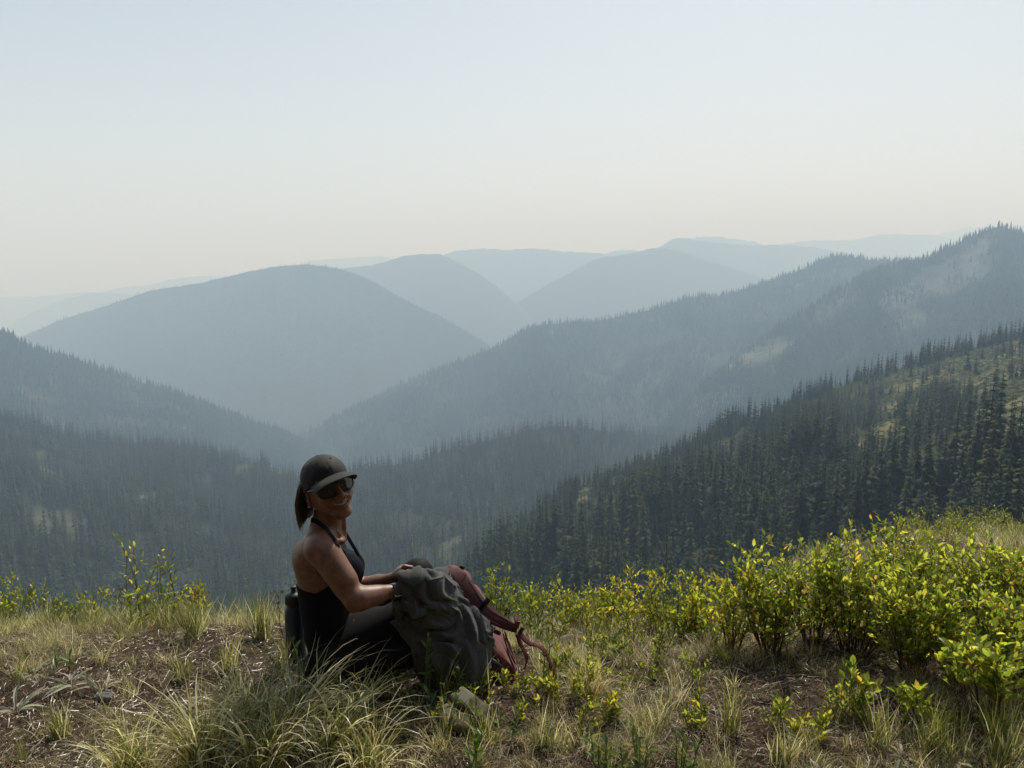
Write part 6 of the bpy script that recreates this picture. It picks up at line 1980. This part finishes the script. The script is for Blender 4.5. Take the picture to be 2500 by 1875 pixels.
# padded shoulder strap (the thick one) with its piping
Yst = 2.66
mid = [(1080, 1388, 2.72), (1092, 1389, 2.68), (1106, 1394, 2.65), (1121, 1408, 2.63), (1137, 1432, 2.615), (1154, 1456, 2.61), (1175, 1483, 2.61), (1203, 1507, 2.61), (1232, 1522, 2.61), (1262, 1536, 2.615)]
nr = [(.1, -.5, 1), (.2, -.6, .9), (.4, -.7, .8), (.5, -.8, .6), (.6, -.8, .5), (.6, -.8, .5), (.6, -.8, .5), (.5, -.8, .5), (.4, -.8, .5), (.4, -.8, .5)]
ribbon([A3(*p) for p in mid], [np.array(a, float) / np.linalg.norm(a) for a in nr], [.030, .040, .052, .058, .060, .058, .056, .048, .040, .026], .0055, strap_m, 'shoulder_strap', pk_t, PO)
for sgn, nm in ((1, 'piping'), (-1, 'piping')):
    P = np.array([A3(*p) for p in mid]); T = np.gradient(P, axis=0); T /= np.linalg.norm(T, axis=1)[:, None]
    N_ = np.array(nr, float); N_ /= np.linalg.norm(N_, axis=1)[:, None]; B = np.cross(T, N_); B /= np.linalg.norm(B, axis=1)[:, None]
    wds = np.array([.030, .040, .052, .058, .060, .058, .056, .048, .040, .026])
    A = Acc(); A.add(*tube_np(P + B * (sgn * .5 * wds)[:, None] - PO, .0020, 6)); new_obj(nm, A.mesh(nm, pack_m, True), pk_t)
    A = Acc(); A.add(*tube_np(P + B * (sgn * .36 * wds)[:, None] + N_ * .0045 - PO, .0009, 5)); new_obj('stitching', A.mesh('stitching', pack_m, True), pk_t)
# second strap behind, its curve showing left of the first
mid2 = [(1084, 1390, 2.76), (1104, 1388, 2.73), (1116, 1398, 2.71), (1130, 1420, 2.70), (1152, 1450, 2.70), (1174, 1474, 2.70), (1196, 1498, 2.70), (1232, 1518, 2.70)]
ribbon([A3(*p) for p in mid2], [(.5, -.6, .7)] * 8, [.03, .045, .05, .05, .05, .045, .04, .03], .005, pack_m, 'shoulder_strap', pk_t, PO)
web([(1160, 1446, 2.598), (1175, 1468, 2.598), (1186, 1482, 2.600)], .010, buck_m, .0012)
web([(1193, 1462, 2.603), (1184, 1474, 2.592), (1173, 1487, 2.598)], .020, simple_mat('black_elastic', (.02, .016, .017), .7, .2), .0030, name='elastic_band')
web([(1138, 1402, 2.612), (1133, 1412, 2.608), (1128, 1420, 2.608)], .0035, buck_m, .0022, name='slot')
# ladder buckle at the strap end
def bbox(c, half, M, mat, nm, par, org, rnd=.003, h=.0016):
    c = np.array(c, float); r = np.linalg.norm(half) + .008
    Fw = Field(c - r, c + r, h); Fw.box(c, half, M, rnd, 0); V, Q = Fw.nets()
    return new_obj(nm, mesh_np(nm, V - org, Q, mat, smooth=True), par)
Mb = np.array([[.85, .1, -.5], [.1, -1, 0], [.5, 0, .85]]); Mb = Mb / np.linalg.norm(Mb, axis=1)[:, None]
bbox(A3(1262, 1528, 2.60), (.006, .004, .018), Mb, buck_m, 'buckle', pk_t, PO)
bbox(A3(1272, 1540, 2.60), (.007, .004, .015), Mb, buck_m, 'buckle', pk_t, PO)
bbox(A3(1213, 1543, 2.585), (.012, .004, .008), Mb, buck_m, 'buckle', pk_t, PO)
web([(1262, 1506, 2.62), (1262, 1520, 2.60), (1260, 1534, 2.595)], .020, web_m, .003)
web([(1205, 1538, 2.60), (1212, 1543, 2.585), (1222, 1547, 2.59)], .014, web_m)
# loose strap ends
web([(1270, 1545, 2.60), (1281, 1561, 2.585), (1296, 1571, 2.58), (1313, 1575, 2.57), (1329, 1589, 2.56), (1341, 1612, 2.55), (1349, 1637, 2.54), (1354, 1662, 2.53), (1356, 1690, 2.50)], .020,
    nrm=[(.3, -.8, .5), (.2, -.6, .8), (0, -.6, .9), (.2, -.5, .9), (.6, -.6, .6), (.8, -.5, .3), (.6, -.8, .2), (.1, -1, .1), (-.5, -.8, .1)], name='loose_strap')
web([(1264, 1548, 2.61), (1268, 1566, 2.60), (1277, 1584, 2.59), (1286, 1604, 2.58), (1284, 1622, 2.58), (1277, 1640, 2.58)], .018, nrm=[(.4, -.8, .3), (.5, -.8, .3), (.6, -.7, .3), (.7, -.7, .1), (.9, -.4, .1), (.8, -.5, -.2)], name='loose_strap')
web([(1196, 1575, 2.60), (1212, 1596, 2.585), (1230, 1614, 2.58), (1246, 1630, 2.585), (1256, 1650, 2.60)], .019, name='compression_strap')
web([(1200, 1612, 2.585), (1217, 1624, 2.575), (1234, 1640, 2.575), (1236, 1656, 2.59)], .016, buck_m, name='compression_strap')
web([(1228, 1546, 2.60), (1236, 1575, 2.60), (1243, 1600, 2.60), (1252, 1622, 2.60)], .004, buck_m, .003, name='zip')
bbox(A3(1128, 1385, 2.69), (.010, .005, .007), Mb, buck_m, 'buckle', pk_t, PO)
A = Acc(); c = A3(1240, 1492, 2.66)
A.add(*tube_np([c + np.array([.008 * math.cos(a), 0, .008 * math.sin(a)]) for a in np.linspace(0, 6.5, 14)], .0022, 6)); A.add(*tube_np([c + [-.006, 0, -.006], c + [-.014, 0, -.020]], .003, 6))
A.V = [v - PO for v in A.V]; new_obj('loop', A.mesh('loop', buck_m, True), pk_t)

# ---- water bottle behind her back
def lathe(prof, seg=40):
    V = [(r * math.cos(2 * math.pi * i / seg), r * math.sin(2 * math.pi * i / seg), z) for r, z in prof for i in range(seg)]
    Q = [(j * seg + i, j * seg + (i + 1) % seg, (j + 1) * seg + (i + 1) % seg, (j + 1) * seg + i) for j in range(len(prof) - 1) for i in range(seg)]
    return np.array(V), np.array(Q)
bc = A3(717, 1450, 2.80); bz = float(ground_z(bc[0], 2.80))
top = float(A3(714, 1443, 2.80)[2]); sh = float(A3(714, 1478, 2.80)[2])
bt = thing('water_bottle', (bc[0], 2.80, bz), "dark blue water bottle with black lid standing behind the woman's back", 'bottle')
H_ = sh - bz
bm_ = simple_mat('dark_blue_powder_coat', (.014, .030, .052), .35, .5, nscale=300, var=.1)
V, Q = lathe([(0, 0), (.034, 0), (.037, .004), (.0375, .01), (.0375, H_ - .03), (.036, H_ - .016), (.031, H_ - .004), (.027, H_ + .004), (.027, H_ + .014), (0, H_ + .014)])
new_obj('bottle_body', mesh_np('bottle_body', V, Q, bm_, smooth=True), bt)
lid_m = simple_mat('black_lid', (.022, .022, .022), .45, .5)
t_ = top - bz
V, Q = lathe([(.0, H_ + .008), (.031, H_ + .008), (.034, H_ + .012), (.0345, t_ - .018), (.032, t_ - .011), (.024, t_ - .006), (.012, t_ - .003), (0, t_ - .002)])
lid = new_obj('lid', mesh_np('lid', V, Q, lid_m, smooth=True), bt)
V, Q = lathe([(.013, t_ - .008), (.011, t_ + .002), (.0085, t_ + .004), (.0085, t_ + .010), (.011, t_ + .012), (.011, t_ + .018), (.008, t_ + .020), (0, t_ + .020)], 24)
new_obj('spout', mesh_np('spout', V, Q, lid_m, smooth=True), lid)

# ---- a pair of work gloves on the grass
gm = NM('khaki_leather'); o_ = gm.obj(); f = gm.noise(60, 5, .6, o_); f2 = gm.noise(900, 2, .6, o_)
gc = gm.ramp(f, [(.3, (.055, .046, .028)), (.6, (.12, .102, .064)), (.75, (.18, .158, .105))])
glove_m = gm.done(gm.pbr(gc, .9, .15, gm.bump(f2, .4, .001)))
cuff_m = simple_mat('pale_knit_cuff', (.20, .19, .135), .95, .1, nscale=300, var=.3, bump=.4)
def glove(pts, label, seed, dark=1.0):
    org = np.array(pts['cuff'][0]); org = np.array([org[0], org[1], 0.0])
    t = thing('work_glove', org, label, 'glove', 'pair of work gloves')
    allp = np.array(sum([list(v) for k, v in pts.items()], []))
    Fg = Field(allp.min(0) - .05, allp.max(0) + .05, .0028)
    a, b = pts['palm']; w = np.array(pts['width'][0]) - np.array(a)
    for q in (-1, -.33, .33, 1): Fg.cap(np.array(a) + w * q, np.array(b) + w * q * 1.1, .013, .015, .012)
    for key in ('f1', 'f2', 'f3', 'f4', 'th'):
        if key in pts: Fg.path([np.array(p) for p in pts[key]], [.0118, .0108, .0098][:len(pts[key])], .006)
    X, Y, Z = Fg.grid(); Xf, Yf, Zf = (np.broadcast_to(q, Fg.d.shape) for q in (X, Y, Z))
    nz = fbm((Xf * 26 + Zf * 12).ravel(), (Yf * 22 - Zf * 10).ravel(), 3).reshape(Fg.d.shape)
    Fg.d += (.008 * (np.abs(nz) - .15)).astype(np.float32)
    V, Q = Fg.nets(); hand = new_obj('hand', mesh_np('glove_hand', relax(V, Q, 1) - org, Q, glove_m, smooth=True), t)
    c0, c1 = np.array(pts['cuff'][0]), np.array(pts['cuff'][1])
    Fc = Field(np.minimum(c0, c1) - .07, np.maximum(c0, c1) + .07, .0016)
    for q in (-1, -.33, .33, 1): Fc.cap(c0 + w * q * 1.1, c1 + w * q, .0115, .013, .010)
    X, Y, Z = Fc.grid(); d_ = (c1 - c0) / np.linalg.norm(c1 - c0)
    s = (X - c0[0]) * d_[0] + (Y - c0[1]) * d_[1] + (Z - c0[2]) * d_[2]
    Fc.d += (.0013 * np.sin(s * 2 * math.pi / .0055)).astype(np.float32)      # elastic gathers
    Fc.cap(c0 - d_ * .035, c0 - d_ * .004, .02, .012, .004, True)
    V, Q = Fc.nets(); new_obj('cuff', mesh_np('cuff', V - org, Q, cuff_m, smooth=True), t)
Yg = 2.30
glove(dict(cuff=[A3(1118, 1694, 2.36), A3(1142, 1712, 2.34)], palm=[A3(1148, 1718, 2.33), A3(1178, 1742, 2.30)], width=[A3(1138, 1726, 2.315)],
           f1=[A3(1182, 1732, 2.32), A3(1205, 1752, 2.33), A3(1226, 1764, 2.33)], f2=[A3(1180, 1742, 2.30), A3(1204, 1762, 2.29), A3(1228, 1784, 2.28)],
           f3=[A3(1172, 1748, 2.285), A3(1192, 1768, 2.27), A3(1214, 1792, 2.26)], f4=[A3(1166, 1752, 2.27), A3(1184, 1776, 2.255), A3(1200, 1798, 2.25)]),
      'khaki work glove with pale ribbed cuff lying on top, fingers pointing right', 1)
glove(dict(cuff=[A3(1082, 1738, 2.30), A3(1104, 1752, 2.28)], palm=[A3(1108, 1754, 2.275), A3(1142, 1770, 2.25)], width=[A3(1100, 1764, 2.26)],
           f1=[A3(1146, 1768, 2.26), A3(1168, 1784, 2.25), A3(1186, 1800, 2.25)], f2=[A3(1142, 1776, 2.25), A3(1162, 1792, 2.24), A3(1178, 1806, 2.235)], th=[A3(1112, 1772, 2.245), A3(1128, 1786, 2.23), A3(1142, 1792, 2.225)]),
      'khaki work glove underneath, mostly hidden in the grass on the left of the other', 2)
